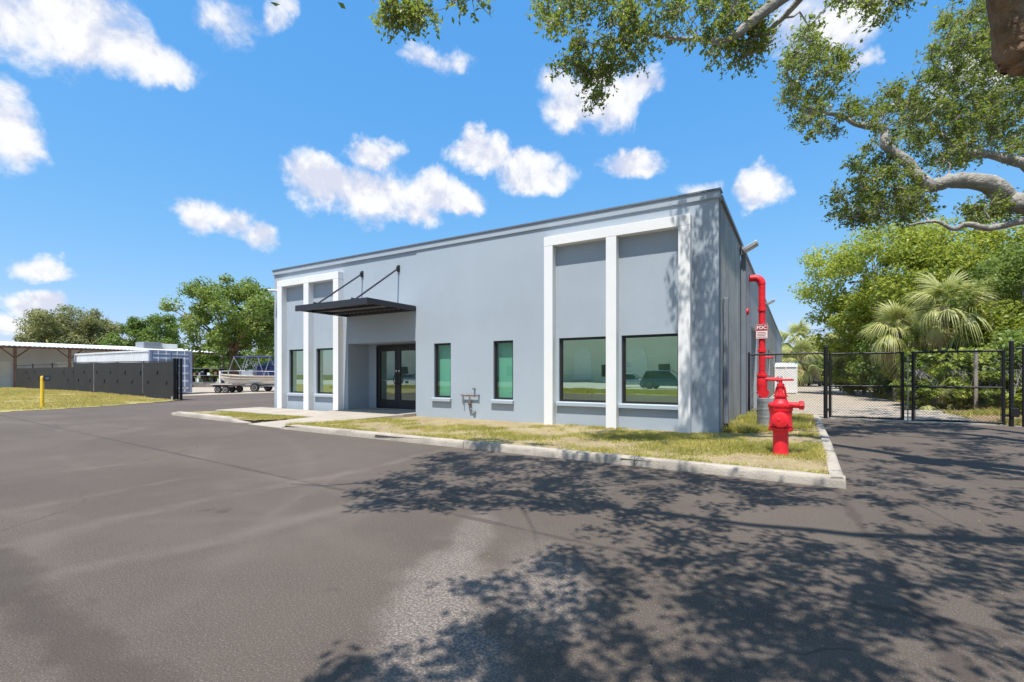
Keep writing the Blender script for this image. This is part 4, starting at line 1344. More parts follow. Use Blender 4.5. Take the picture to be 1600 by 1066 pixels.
# clutter under the shed, right end
q = at(322, 590, 50)
tb = thing('workbench', 'dark steel rack of clutter standing under the shed end', 'rack', (q.x, q.y, 0), rz=TH)
for x in (-1.6, 0, 1.6):
    MB().box(x - .05, x + .05, -.4, .4, 0, 2.0).build('upright', 'black_coat', tb, local=True)
for z in (.5, 1.2, 1.95):
    MB().box(-1.7, 1.7, -.42, .42, z, z + .05).build('shelf', 'grey_paint', tb, local=True)
for k in range(9):
    x = -1.5 + k * .36
    MB().box(x, x + random.uniform(.15, .3), -.3, .2, 1.25 if k % 2 else .55, (1.25 if k % 2 else .55) + random.uniform(.2, .5)).build('crate', ('rubber', 'wood_brown', 'shed_wall')[k % 3], tb, local=True)
q = at(430, 590, 55)
hs = thing('gable_shed', 'white walled shed with dark grey roof partly hidden behind the building', 'shed', (q.x, q.y, 0), rz=TH)
MB().box(-2.2, 5, 0, 5, -.05, 2.3).build('wall', 'shed_wall', hs, local=True)
MB().add([(-2.6, -.4, 2.15), (5, -.4, 2.15), (5, 2.6, 4.0), (1.2, 2.6, 4.0), (-2.6, 5.4, 2.15), (5, 5.4, 2.15)], [(0, 1, 2, 3), (0, 3, 4), (3, 2, 5, 4)]).build('roof', 'grey_paint', hs, local=True)
MB().box(-1.2, -.4, -.03, .0, .9, 1.8).build('window', 'dark_glass', hs, local=True)


# ------------------------------------------------------------------ vegetation
def crown_leaves(clumps, per, lsize, spread=.75, flat=.75):
    """clumps: array of (x,y,z,r); returns leaf vertices, normals facing outwards and up"""
    C = np.repeat(clumps[:, :3], per, 0)
    R = np.repeat(clumps[:, 3], per)
    n = len(C)
    d = unit(rng.normal(size=(n, 3)))
    rad = rng.uniform(0, 1, n) ** .45
    P = C + d * (rad * R)[:, None] * np.array([1, 1, flat])
    N = unit(d * .7 + np.array([0, 0, .55]) + rng.normal(size=(n, 3)) * .55)
    L = lsize * rng.uniform(.6, 1.35, n)
    return leaves_geom(P, N, L, L * .55)


def quads(nv):
    return np.arange(nv, dtype=np.int32)


def tree(name, label, base, height, rx, ry, cz0, mat, n_clump=60, per=180, lsize=.22, trunk_r=.3, bark='bark_grey', lean=(0, 0), seed=1, lump=.22, group=None, cat='tree'):
    """trunk with limbs running out to foliage clumps that fill an uneven crown"""
    g = np.random.default_rng(seed)
    t = thing(name, label, cat, (base[0], base[1], base[2] if len(base) > 2 else 0), group=group)
    bz = t.location.z
    top = height
    cz = (cz0 + top) / 2
    rz_ = (top - cz0) / 2
    cl = []
    for k in range(n_clump):
        d = g.normal(size=3)
        d /= np.linalg.norm(d)
        rr = g.uniform(.25, 1) ** .5
        bumps = 1 + .22 * math.sin(3 * math.atan2(d[1], d[0]) + seed) + .15 * math.sin(5 * d[2] + seed * 2)
        sh_ = 1 - .15 * max(0, -d[2])
        x = base[0] + lean[0] + d[0] * rx * rr * bumps * sh_ * .88
        y = base[1] + lean[1] + d[1] * ry * rr * bumps * sh_ * .88
        z = bz + cz + d[2] * rz_ * rr * (.9 + .12 * bumps) * .9
        cl.append((x, y, z, lump * (rx + ry + rz_) / 3 * g.uniform(.65, 1.3)))
    cl = np.array(cl)
    fork = Vector((base[0] + lean[0] * .4, base[1] + lean[1] * .4, bz + max(1.2, cz0 + .15 * (top - cz0))))
    b = MB()
    b.tube([(base[0], base[1], bz - .2), (base[0] + lean[0] * .12, base[1] + .05, bz + .5), (base[0] + lean[0] * .25 + .06, base[1] - .05, bz + fork.z * .5), fork], [trunk_r * 1.35, trunk_r * 1.05, trunk_r * .95, trunk_r * .8], 12)
    idx = g.permutation(len(cl))[:26]
    for i in idx:
        c = Vector(cl[i][:3])
        mid = fork.lerp(c, .5) + Vector((g.uniform(-.4, .4), g.uniform(-.4, .4), g.uniform(.1, .7)))
        b.tube([fork, fork.lerp(mid, .5) + Vector((0, 0, .15)), mid, c], [trunk_r * .42, trunk_r * .28, trunk_r * .17, .02], 6)
    b.build('trunk', bark, t, smooth=True)
    v = crown_leaves(cl, per, lsize)
    np_mesh('crown', v, quads(len(v)), 4, mat, t)
    return t


def gz(p, z=0):
    return (p.x, p.y, z)


# trees on the left, behind shed and boat
tree('shade_tree', 'large green shade tree rising behind the boat', gz(at(365, 600, 53)), 13.0, 7.0, 5.6, 2.2, 'mid_leaf', 150, 170, .33, .5, 'bark_brown', seed=3, lump=.18)
tree('shade_tree', 'olive brown rounded tree on the far left behind the white roof', gz(at(112, 600, 82)), 13.2, 9.4, 8, 2, 'olive_leaf', 190, 230, .36, .5, 'bark_grey', seed=5, lump=.2)
tree('shade_tree', 'darker green tree between the rounded tree and the large one', gz(at(236, 600, 70)), 10.4, 6.0, 5, 2, 'deep_leaf', 90, 220, .32, .4, 'bark_grey', seed=8, lump=.22)
tree('shade_tree', 'low green tree behind the boat canopy beside the grey roof', gz(at(452, 600, 66)), 9.5, 4.8, 4.5, 1.5, 'mid_leaf', 50, 200, .32, .35, 'bark_grey', seed=11)
for i, (px, t_, h, r, lab) in enumerate(((330, 50.5, 2.2, 1.0, 'small bright green bush under the shed end'), (405, 57, 2.6, 1.9, 'dark bush behind the boat trailer'))):
    tree('bush', lab, gz(at(px, 600, t_)), h, r, r, .15, ('bright_leaf', 'deep_leaf')[i], 22, 140, .16, .06, seed=20 + i, lump=.36, cat='bush')

for i, (px, t_, h) in enumerate(((300, 95, 6.5), (345, 100, 7.5), (400, 92, 7.0), (20, 110, 8))):
    tree('bushy_tree', ('far bushy tree seen under the shed roof end', 'far bushy tree behind the container doors', 'far bushy tree behind the boat bow', 'far bushy tree at the left picture edge')[i], gz(at(px, 600, t_)), h, 5.5, 4.5, .3, 'deep_leaf', 40, 170, .4, .3, seed=120 + i, lump=.3)
# trees on the right, beyond the gate
tree('laurel_oak', 'tall bright green tree beyond the left gate leaf', gz(at(1385, 600, 30)), 11.0, 5.2, 4.6, 1.8, 'bright_leaf', 190, 190, .21, .28, seed=31, lump=.19)
tree('laurel_oak', 'bright green tree rising behind the palms', gz(at(1525, 600, 29)), 11.4, 5.6, 4.4, 1.6, 'bright_leaf', 200, 190, .21, .3, seed=33, lump=.19)
tree('laurel_oak', 'dense dark green tree at the right edge behind the fence', gz(at(1640, 600, 20)), 7.8, 3.8, 3.6, 1.0, 'mid_leaf', 110, 190, .16, .25, seed=35, lump=.2)
tree('laurel_oak', 'far green tree closing the end of the gravel drive', gz(at(1310, 600, 64)), 6.6, 4.6, 4, .6, 'mid_leaf', 60, 220, .3, .25, seed=37)
tree('laurel_oak', 'far tree behind the white enclosure beside the palm', gz(at(1262, 600, 74)), 6.4, 4.4, 4, .6, 'bright_leaf', 55, 200, .3, .25, seed=39)
tree('laurel_oak', 'mid-distance leafy tree left of the wooden utility pole', gz(at(1338, 600, 44)), 6.3, 2.6, 2.6, .4, 'mid_leaf', 55, 220, .2, .2, seed=41)
SHR = [(1436, 18.6, 1.2, .6, 'shrub_leaf', 'low weedy shrub right behind the drop rod of the gate'),
       (1494, 18.3, 1.3, .62, 'bright_leaf', 'low bright shrub pressed behind the right gate leaf'),
       (1562, 17.2, 1.6, .7, 'shrub_leaf', 'weedy shrub beside the right gate hinge'),
       (1612, 13.6, 1.1, .5, 'bright_leaf', 'leafy weed clump growing through the right-hand fence'),
       (1606, 17.0, 2.8, 1.0, 'mid_leaf', 'vine covered shrub leaning over the right-hand fence'),
       (1438, 20.5, 2.6, 1.1, 'shrub_leaf', 'loose shrub just behind the middle stiles of the gate'),
       (1500, 19.0, 2.3, 1.0, 'bright_leaf', 'bright shrub close behind the right gate leaf'),
       (1460, 23, 3.9, 1.3, 'deep_leaf', 'dark leafy shrub in front of the big palm trunk'),
       (1575, 20, 4.6, 1.5, 'bright_leaf', 'tall light green shrub right of the palms'),
       (1385, 27, 4.6, 1.6, 'deep_leaf', 'tall dark shrub under the bright tree left of the palms'),
       (1330, 32, 2.7, 1.5, 'bright_leaf', 'bright green shrub at the foot of the utility pole'),
       (1372, 29, 3.3, 1.6, 'shrub_leaf', 'leafy shrub behind the left gate leaf right of the pole'),
       (1408, 26, 3.2, 1.5, 'deep_leaf', 'dark shrub behind the meeting gate stiles'),
       (1448, 24, 3.0, 1.5, 'shrub_leaf', 'shrub at the foot of the big palm'),
       (1492, 22, 2.9, 1.4, 'deep_leaf', 'dark green shrub behind the middle of the right gate leaf'),
       (1540, 20.5, 2.9, 1.4, 'shrub_leaf', 'yellow green shrub right of the thick grey fence post'),
       (1590, 18.5, 3.1, 1.4, 'mid_leaf', 'tall shrub behind the right gate post'),
       (1640, 16.6, 2.8, 1.3, 'shrub_leaf', 'shrub against the fence at the right picture edge'),
       (1470, 27, 4.4, 1.8, 'mid_leaf', 'taller shrub filling the gap under the palm fronds'),
       (1560, 24, 4.6, 1.9, 'deep_leaf', 'tall dark shrub under the right-hand palm'),
       (1425, 33, 4.6, 2.0, 'mid_leaf', 'tall shrub in the shade behind the left gate leaf'),
       (1620, 21, 4.8, 2.0, 'bright_leaf', 'tall bright shrub beyond the right-hand fence')]
for i, (px, t_, h, r, mt, lab) in enumerate(SHR):
    tree('shrub', lab, gz(at(px, 600, t_)), h, r, r, .1, mt, 34, 170, .11 + .002 * t_, .05, seed=60 + i, lump=.34, cat='shrub', group='undergrowth beyond the gate')
for i, (px, t_, r) in enumerate(((1240, 60, 1.6), (1268, 62, 1.7), (1226, 56, 1.4), (1300, 52, 1.3))):
    tree('shrub', ('yellowish', 'dry brown green', 'low green', 'small round')[i] + ' shrub at the far end of the gravel drive', gz(at(px, 600, t_)), 2.6, r, r, .1, ('shrub_leaf', 'olive_leaf', 'mid_leaf', 'bright_leaf')[i], 22, 130, .2, .05, seed=80 + i, lump=.36, cat='shrub', group='shrubs at the end of the drive')


# fan palms
def frond_mesh(seed, droop, size, mat, nleaf=38):
    g = random.Random(seed)
    b = MB()
    pl = 1.0 * size
    # petiole along +x rising, then fan
    pts = [(0, 0, 0), (pl * .5, 0, .10 * size), (pl, 0, .06 * size - .2 * droop * size)]
    b.tube(pts, [.022, .016, .012], 5)
    hub = Vector(pts[-1])
    for k in range(nleaf):
        a = math.radians(-118 + 236 * k / (nleaf - 1))
        L = size * (1.05 - .30 * abs(a) / 2.1) * g.uniform(.78, 1.15)
        dr_ = droop * g.uniform(.55, 1.35)
        dirv = Vector((math.cos(a), math.sin(a), .12 - .25 * droop))
        side = Vector((-math.sin(a), math.cos(a), 0))
        segs = 5
        prev = None
        fold = .3 * (1 if k % 2 else -1)
        vs = []
        for i in range(segs + 1):
            u = i / segs
            p = hub + dirv * L * u + Vector((0, 0, -dr_ * L * (u ** 2.2) * .9 - .05 * L * abs(a) * u))
            if u > .5:
                p -= dirv * L * (u - .5) ** 2 * dr_ * .9
            w = size * .030 * ((.25 + .75 * u / .35) if u < .35 else max(.04, (1 - u) / .65) ** .85)
            vs += [p - side * w + Vector((0, 0, w * fold)), p + side * w - Vector((0, 0, w * fold))]
        b.add(vs, [(2 * i, 2 * i + 1, 2 * i + 3, 2 * i + 2) for i in range(segs)])
    me = bpy.data.meshes.new('frond')
    me.from_pydata([tuple(p) for p in b.v], [], b.f)
    me.materials.append(MATS[mat])
    return me


FR = [frond_mesh(1, .5, 1.0, 'palm_leaf'), frond_mesh(2, .95, 1.0, 'palm_leaf'), frond_mesh(3, 1.25, 1.0, 'palm_leaf'), frond_mesh(4, 1.1, .9, 'palm_dead')]


def palm(label, base, h, size, n=26, seed=0, lean=(0, 0), r=.16):
    g = random.Random(seed)
    t = thing('sabal_palm', label, 'palm', (base[0], base[1], 0), group='fan palms beyond the gate')
    b = MB()
    pts, rad = [], []
    for k in range(22):
        u = k / 21
        pts.append((base[0] + lean[0] * u, base[1] + lean[1] * u, -.1 + (h + .1) * u))
        rad.append(r * (1.15 - .2 * u) * (1 + .09 * (k % 2)))
    b.tube(pts, rad, 12)
    b.build('trunk', 'palm_bark', t, smooth=True)
    for k in range(n):
        u = k / n
        el = math.radians(80 - 125 * u + g.uniform(-22, 22))
        az = k * 2.39996 + g.uniform(-.3, .3)
        dead = u > .86
        me = FR[3] if dead else FR[0 if u < .25 else (1 if u < .6 else 2)]
        o = bpy.data.objects.new('frond', me)
        col.objects.link(o)
        o.parent = t
        o.location = (lean[0], lean[1], h - .1 - .25 * u)
        o.rotation_euler = (g.uniform(-.25, .25), -el, az)
        s = size * g.uniform(.68, 1.18)
        o.scale = (s, s, s)
    return t


def palm_at(label, px, t_, h, size, **k):
    p = at(px, 600, t_)
    return palm(label, (p.x, p.y), h, size, **k)


palm_at('big fan palm with drooping pale fronds behind the right gate leaf', 1470, 21.5, 4.4, 1.0, n=32, seed=1, lean=(.15, 0))
palm_at('fan palm leaning beside the big palm with pale new fronds', 1508, 21.6, 3.7, .95, n=26, seed=11, lean=(.3, .1))
palm_at('fan palm partly hidden at the right of the big palm', 1552, 22.5, 4.7, 1.0, n=30, seed=2)
palm_at('shorter fan palm left of the big palm with hanging fronds', 1402, 24, 3.5, .9, n=30, seed=3)
palm_at('fan palm beside the utility pole', 1326, 36, 4.5, 1.15, n=30, seed=4)
palm_at('distant fan palm standing above the white enclosure', 1246, 56, 5.3, 1.5, n=28, seed=5)
palm_at('low distant fan palm with yellowing fronds beside the enclosure', 1250, 53, 2.9, 1.5, n=24, seed=6)
palm_at('young stemless fan palm low behind the right gate leaf', 1455, 18.6, .45, .62, n=14, seed=7, r=.10)

# broad-leaved vine hanging over the grey post
q = at(1520, 548, 18.2)
vn = thing('vine', 'large-leaved green vine spilling over the grey fence post', 'vine', (q.x, q.y, 0))
b = MB()
b.tube([(q.x, q.y, 0), (q.x + .1, q.y, 1.2), (q.x, q.y + .1, 2.2)], .02, 6)
b.build('stem', 'bark_grey', vn)
nl = 260
P = np.stack([q.x + rng.normal(size=nl) * .5, q.y + rng.normal(size=nl) * .3, np.clip(2.35 - np.abs(rng.normal(size=nl)) * .5, .4, 2.7)], 1)
v = leaves_geom(P, unit(np.array([0, -.6, .8]) + rng.normal(size=(nl, 3)) * .4), .17, .14)
np_mesh('foliage', v, quads(len(v)), 4, 'bright_leaf', vn)

# ------------------------------------------------------------------ the big live oak over the lot
oak = thing('live_oak', 'spreading live oak with grey limbs overhanging the parking lot from the right', 'tree', (7.8, 4.2, 0))
V = Vector
LIMBS = [
    ('trunk', 'bark_brown', [V((7.9, 4.1, -.2)), V((7.8, 4.2, .4)), V((7.6, 4.4, 1.8)), V((7.4, 4.6, 3.2)), V((6.9, 4.7, 4.6)), V((6.2, 4.8, 6.0))], [.62, .5, .44, .42, .36, .28]),
    ('limb', 'bark_grey', [V((7.4, 4.6, 3.0)), V((6.0, 8.4, 3.9)), at(1640, 318, 8.5), at(1545, 288, 9), at(1490, 282, 9.2), at(1450, 290, 9.3), at(1418, 255, 9.4), at(1385, 228, 9.5), at(1380, 202, 9.6), at(1345, 196, 9.7), at(1310, 180, 9.9), at(1265, 176, 10)],
     [.34, .27, .19, .158, .138, .12, .10, .085, .068, .056, .044, .028]),
    ('limb', 'bark_grey', [V((6.6, 6.9, 3.6)), at(1680, 275, 9.2), at(1600, 256, 9.5), at(1550, 242, 9.7), at(1495, 232, 10), at(1440, 180, 10.2), at(1400, 150, 10.4)], [.2, .13, .095, .08, .06, .038, .018]),
    ('limb', 'bark_grey', [V((6.4, 7.4, 3.7)), at(1680, 335, 8.2), at(1600, 345, 8.4), at(1545, 357, 8.5), at(1512, 350, 8.6), at(1490, 358, 8.7), at(1460, 346, 8.8), at(1420, 352, 8.9)], [.13, .085, .065, .055, .05, .04, .028, .015]),
    ('limb', 'bark_brown', [V((6.9, 4.7, 4.6)), V((5.2, 5.7, 6.6)), V((3.4, 6.5, 7.3)), at(1580, -170, 5.1), at(1572, -60, 5.1), at(1572, 0, 5.2), at(1578, 50, 5.25), at(1584, 86, 5.3), at(1588, 106, 5.32)], [.3, .26, .22, .18, .15, .135, .145, .165, .13]),
    ('limb', 'bark_grey', [V((6.2, 4.8, 6.0)), V((4.2, 5.0, 7.4)), at(1330, -90, 6.7), at(1262, -36, 6.9), at(1215, 2, 7.0), at(1170, 38, 7.1), at(1133, 64, 7.2), at(1095, 62, 7.3), at(1054, 60, 7.4), at(985, 48, 7.5)], [.22, .16, .11, .09, .085, .07, .055, .04, .03, .015]),
    ('limb', 'bark_grey', [at(1300, -66, 6.8), at(1240, 10, 7.3), at(1205, 45, 7.6), at(1180, 75, 7.8), at(1150, 95, 8.0)], [.06, .045, .035, .025, .012]),
    ('limb', 'bark_brown', [V((6.2, 4.8, 6.0)), V((3.6, 3.2, 7.4)), V((1.0, 1.5, 8.4)), V((-1.4, 1.6, 7.2)), V((-3.6, 1.4, 7.2)), V((-5.0, .8, 6.8))], [.24, .11, .065, .042, .025, .01]),
    ('limb', 'bark_brown', [V((6.9, 4.7, 4.6)), V((4.5, 1.6, 6.4)), V((2.2, -.6, 7.2)), V((-.4, -2.2, 7.4)), V((-2.6, -3.2, 7.0))], [.26, .12, .07, .04, .015]),
    ('limb', 'bark_brown', [V((6.9, 4.7, 4.6)), V((6.0, 8.4, 6.8)), V((5.0, 11.4, 8.0)), V((4.2, 13.4, 8.6))], [.22, .15, .09, .03]),
    ('limb', 'bark_brown', [V((7.4, 4.6, 3.2)), V((9.5, 2.0, 5.4)), V((11.5, -.5, 6.6)), V((13, -3, 7))], [.26, .18, .12, .03]),
]
nodes = []
for (nm, bk_, pts, rad) in LIMBS:
    # smooth the path with extra points and a slight wobble
    fine, fr_ = [], []
    for i in range(len(pts) - 1):
        p0, p1, p2, p3 = pts[max(i - 1, 0)], pts[i], pts[i + 1], pts[min(i + 2, len(pts) - 1)]
        for k in range(5):
            u = k / 5
            p = .5 * ((2 * p1) + (p2 - p0) * u + (2 * p0 - 5 * p1 + 4 * p2 - p3) * u * u + (3 * p1 - p0 - 3 * p2 + p3) * u ** 3)
            r_ = rad[i] + (rad[i + 1] - rad[i]) * u
            fine.append(p + V((random.gauss(0, 1), random.gauss(0, 1), random.gauss(0, 1))) * (r_ * .10 + (.05 if bk_ == 'bark_brown' and r_ < .14 and rad[-1] < .03 else 0)))
            fr_.append(r_ * random.uniform(.93, 1.08))
    fine.append(pts[-1])
    fr_.append(rad[-1])
    b = MB()
    b.tube(fine, fr_, 12)
    o_ = b.build(nm, bk_, oak, smooth=True)
    for i, p in enumerate(fine):
        if fr_[i] < .2:
            nodes.append((p, fr_[i]))
# knot on the hanging brown limb
kp = at(1596, 100, 5.28)
MB().lathe([(.03, -.12), (.11, -.06), (.12, .02), (.07, .09), (.02, .1)], tuple(kp), 12).build('knot', 'bark_brown', oak, smooth=True)

VIS = [  # foliage seen against the sky: polygon in the picture, distance range, clusters
    ([(600, 0), (690, 0), (668, 25), (625, 32), (602, 30)], (6.0, 6.6), 15),
    ([(715, -12), (752, -12), (748, 2), (725, 4)], (6.0, 6.4), 2),
    ([(838, -30), (1210, -30), (1190, 22), (1130, 50), (1060, 60), (1010, 70), (965, 82), (930, 62), (905, 84), (892, 55), (846, 22)], (6.6, 7.8), 84),
    ([(880, 110), (905, 96), (945, 80), (980, 80), (1010, 90), (975, 100), (945, 120), (938, 150), (928, 152), (920, 118)], (7.0, 7.4), 18),
    ([(1080, 60), (1180, 40), (1205, 70), (1160, 100), (1140, 88), (1100, 84)], (7.0, 7.8), 18),
    ([(1228, 75), (1262, 60), (1300, 80), (1330, 95), (1312, 150), (1345, 165), (1330, 182), (1290, 205), (1245, 205), (1230, 170)], (9.2, 10.4), 74),
    ([(1350, 0), (1425, -10), (1415, 18), (1372, 24)], (7.6, 8.2), 9),
    ([(1345, 170), (1390, 140), (1440, 130), (1455, 75), (1470, 30), (1490, -20), (1625, -20), (1625, 240), (1540, 250), (1470, 255), (1400, 220), (1365, 190)], (9.0, 11.5), 300),
    ([(1330, 255), (1385, 215), (1440, 270), (1470, 290), (1455, 340), (1420, 345), (1370, 345), (1310, 345), (1300, 300), (1340, 290)], (9.0, 10.4), 74),
    ([(1350, 240), (1420, 215), (1470, 262), (1610, 215), (1610, 40), (1480, 60), (1450, 140), (1380, 180)], (12.0, 17.0), 80),
    ([(1330, 300), (1440, 275), (1460, 335), (1380, 355), (1312, 345)], (11.5, 16.0), 26),
    ([(1510, 330), (1560, 305), (1590, 325), (1550, 345)], (8.6, 9.6), 12),
    ([(1220, 20), (1330, -20), (1330, 15), (1250, 60)], (7.4, 8.6), 5),
]
clus = []
for poly, (ta, tb), n in VIS:
    xs = [p[0] for p in poly]
    ys = [p[1] for p in poly]
    k = 0
    while k < n:
        x, y = random.uniform(min(xs), max(xs)), random.uniform(min(ys), max(ys))
        if in_poly(np.array([x]), np.array([y]), poly)[0]:
            clus.append((at(x, y, random.uniform(ta, tb)), random.uniform(.20, .34) * max(1, ta / 9), 'vis'))
            k += 1
# the rest of the crown, above and behind the viewpoint, whose shade lies on the asphalt
SHADE = [([(530, 788), (600, 745), (690, 708), (800, 712), (1000, 728), (1310, 768), (1290, 795), (1180, 785), (1140, 835), (1010, 850), (930, 830), (860, 792), (760, 792), (640, 797)], 200),
         ([(745, 918), (840, 866), (900, 845), (1010, 840), (1250, 845), (1400, 825), (1600, 850), (1600, 1066), (1010, 1066), (950, 1030), (880, 985), (770, 955)], 86),
         ([(700, 1080), (745, 985), (850, 990), (860, 1080)], 13),
         ([(520, 1090), (570, 1035), (650, 1070), (650, 1090)], 5),
         ([(1330, 700), (1600, 672), (1600, 850), (1420, 830), (1345, 785), (1310, 720)], 95),
         ([(1010, 690), (1290, 680), (1300, 735), (1080, 730)], 8)]
for poly, n in SHADE:
    xs = [p[0] for p in poly]
    ys = [p[1] for p in poly]
    gp_ = [on_ground(x, max(y, 640)) for x, y in poly]
    gxs = [p.x for p in gp_]
    gys = [p.y for p in gp_]
    gpoly = [(p.x, p.y) for p in gp_]
    k = tries = 0
    while k < n and tries < 6000:
        tries += 1
        x, y = random.uniform(min(gxs), max(gxs)), random.uniform(min(gys), max(gys))
        if not in_poly(np.array([x]), np.array([y]), gpoly)[0]:
            continue
        ok = False
        for h in np.arange(4.3, 9.0, .2):                     # as low as the crown can hang here
            p = V((x, y, 0)) - SUN_TRAVEL * (float(h) / -SUN_TRAVEL.z)
            pr = project(p)
            if pr is None or not (-40 < pr[0] < 1640 and pr[1] > -70):
                ok = True
                break
        if not ok:
            continue
        p -= SUN_TRAVEL * random.uniform(0, .9) ** 1.5
        clus.append((p, random.uniform(.20, .36), 'top'))
        k += 1
for k in range(30):                      # foliage shading the front corner of the building
    p = V((random.choice((random.uniform(-1.95, -1.35), random.uniform(-1.9, -1.35), random.uniform(-2.25, -1.5))), 10.85, random.uniform(.2, 5.3)))
    for s in np.arange(3.0, 9.0, .25):
        q_ = p - SUN_TRAVEL * float(s)
        pr = project(q_)
        if pr is None or pr[1] < -45:
            clus.append((q_ - SUN_TRAVEL * random.uniform(0, 1.2), random.uniform(.22, .36), 'top'))
            break
for k in range(140):                     # far side of the crown, out over the verge
    a, r_ = random.uniform(-2.4, .9), 2 + 6.5 * math.sqrt(random.random())
    p = V((8.0 + r_ * math.cos(a), 2.0 + r_ * math.sin(a), random.uniform(5.2, 9.4) - .03 * r_ * r_))
    pr = project(p)
    if pr is not None and -25 < pr[0] < 1640 and pr[1] > -60:
        continue
    clus.append((p, random.uniform(.3, .5), 'top'))

# twigs: every cluster grows from the nearest limb or earlier cluster
clus.sort(key=lambda c: min((c[0] - q[0]).length for q in nodes))
tw = MB()
NP = np.array([tuple(q[0]) for q in nodes])
NR = [q[1] for q in nodes]
LP, LN, LL = [], [], []
for (p, R, kind) in clus:
    pa = np.array(tuple(p))
    d = np.linalg.norm(NP - pa, axis=1)
    i = int(np.argmin(d))
    q = V(NP[i])
    if d[i] > .05:
        r0 = min(NR[i] * .6, .013 + .013 * d[i])
        mid = q.lerp(p, .5) + V((random.gauss(0, 1), random.gauss(0, 1), random.gauss(.4, .8))) * d[i] * .10
        m1 = q.lerp(mid, .5) + V((random.gauss(0, 1), random.gauss(0, 1), random.gauss(0, 1))) * d[i] * .05
        tw.tube([q, m1, mid, mid.lerp(p, .55) + V((0, 0, random.gauss(0, .03))), p], [r0, r0 * .85, r0 * .65, r0 * .45, .005], 5, cap=False)
        NP = np.vstack([NP, np.array([tuple(mid), tuple(p)])])
        NR += [r0 * .65, .012]
    ns_ = 9 if kind == 'vis' else 8
    nlf = 10 if kind == 'vis' else 9
    out_d = np.array(tuple((p - q).normalized())) if (p - q).length > .05 else np.zeros(3)
    for _ in range(ns_):
        dv = unit(rng.normal(size=3) + out_d * .7 + np.array([0, 0, -.15]))
        tip = pa + dv * R * rng.uniform(.6, 1.25)
        bend = np.array([0, 0, -.06])
        if kind == 'vis':
            tw.tube([tuple(pa), tuple(pa + (tip - pa) * .55 + bend * .3), tuple(tip)], [.008, .005, .002], 3, cap=False)
        u = rng.uniform(.25, 1.05, nlf)[:, None]
        L = pa + (tip - pa) * u + rng.normal(size=(nlf, 3)) * (.030 if kind == 'vis' else .05)
        LP.append(L)
        LN.append(unit(rng.normal(size=(nlf, 3)) * .75 + np.array([0, 0, .6]) + dv * .25))
        LL.append((rng.uniform(.05, .095, nlf) if kind == 'vis' else rng.uniform(.07, .115, nlf)))
tw.build('twigs', 'bark_grey', oak)
LP, LN, LL = np.concatenate(LP), np.concatenate(LN), np.concatenate(LL)
v = leaves_geom(LP, LN, LL, LL * .46)
np_mesh('foliage', v, quads(len(v)), 4, 'oak_leaf', oak)


# ------------------------------------------------------------------ grass, litter
def grass(name, label, poly, zf, n, h, mat, dens_seed, thr, wid=.006, group=None):
    xs = [p[0] for p in poly]
    ys = [p[1] for p in poly]
    X = rng.uniform(min(xs), max(xs), n)
    Y = rng.uniform(min(ys), max(ys), n)
    k = in_poly(X, Y, poly)
    dn = snoise(X, Y, dens_seed, 9, 1.6) + .7 * snoise(X, Y, dens_seed + 50, 4, .55)
    k &= rng.uniform(-.35, .35, n) + dn > thr
    X, Y, dn = X[k], Y[k], dn[k]
    m = len(X)
    Z = zf(X, Y)
    a = rng.uniform(0, 6.283, m)
    hh = h * rng.uniform(.45, 1.25, m) * np.clip(.75 + .7 * dn, .4, 2.0)
    ln = rng.normal(size=(m, 2)) * hh[:, None] * .75
    w = wid * rng.uniform(.6, 1.4, m)
    v_ = np.empty((m, 3, 3))
    v_[:, 0] = np.stack([X - np.cos(a) * w, Y - np.sin(a) * w, Z - .004], 1)
    v_[:, 1] = np.stack([X + np.cos(a) * w, Y + np.sin(a) * w, Z - .004], 1)
    v_[:, 2] = np.stack([X + ln[:, 0], Y + ln[:, 1], Z + hh], 1)
    o = np_mesh(name, v_.reshape(-1, 3), np.arange(3 * m, dtype=np.int32), 3, mat)
    return tag(o, label, 'grass', group, 'stuff')


isl_z = lambda x, y: GZ + .012 * snoise(x, y, 3, 10, 1.2)
grass('grass', 'patchy yellow green grass along the front of the building', ISL, isl_z, 330000, .047, 'grass_blade', 12, .10, .0065)
grass('grass', 'thin grass on the small kerbed island left of the walkway', ISL2, lambda x, y: GZ - .02 + .012 * snoise(x, y, 4, 10, 1.2), 30000, .045, 'grass_blade', 14, -.1, .007)
grass('grass', 'dry yellowing lawn in front of the black screened gate', [(-24.4, -1), (-24.6, 5.4), (-25.3, 8.2), (-27.0, 11.6), (-27.9, 12.2), (-57, 13.2), (-57, 2)], lawn_z, 330000, .085, 'lawn_blade', 15, -.30, .022)
grass('grass', 'weeds growing along the side wall near the drum', [(-1.35, 11.2), (-.9, 11.2), (.3, 13.0), (.3, 17.1), (-1.35, 17.1)], isl_z, 26000, .11, 'grass_blade', 16, .0, .009)
grass('grass', 'tufts of weeds along the inner edge of the front kerb', [(-10.6, 7.28), (-7.5, 7.22), (-4, 7.14), (.3, 7.03), (.33, 7.35), (-4, 7.5), (-10.4, 7.6)], isl_z, 16000, .075, 'grass_blade', 19, .15, .008)
grass('grass', 'rough grass and weeds on the bank beyond the right gate leaf', [(4.5, 17.5), (9, 17.0), (9.5, 40), (4.0, 40), (4.2, 28)], lambda x, y: .006 + 0 * x, 60000, .16, 'grass_blade', 17, .25, .014)
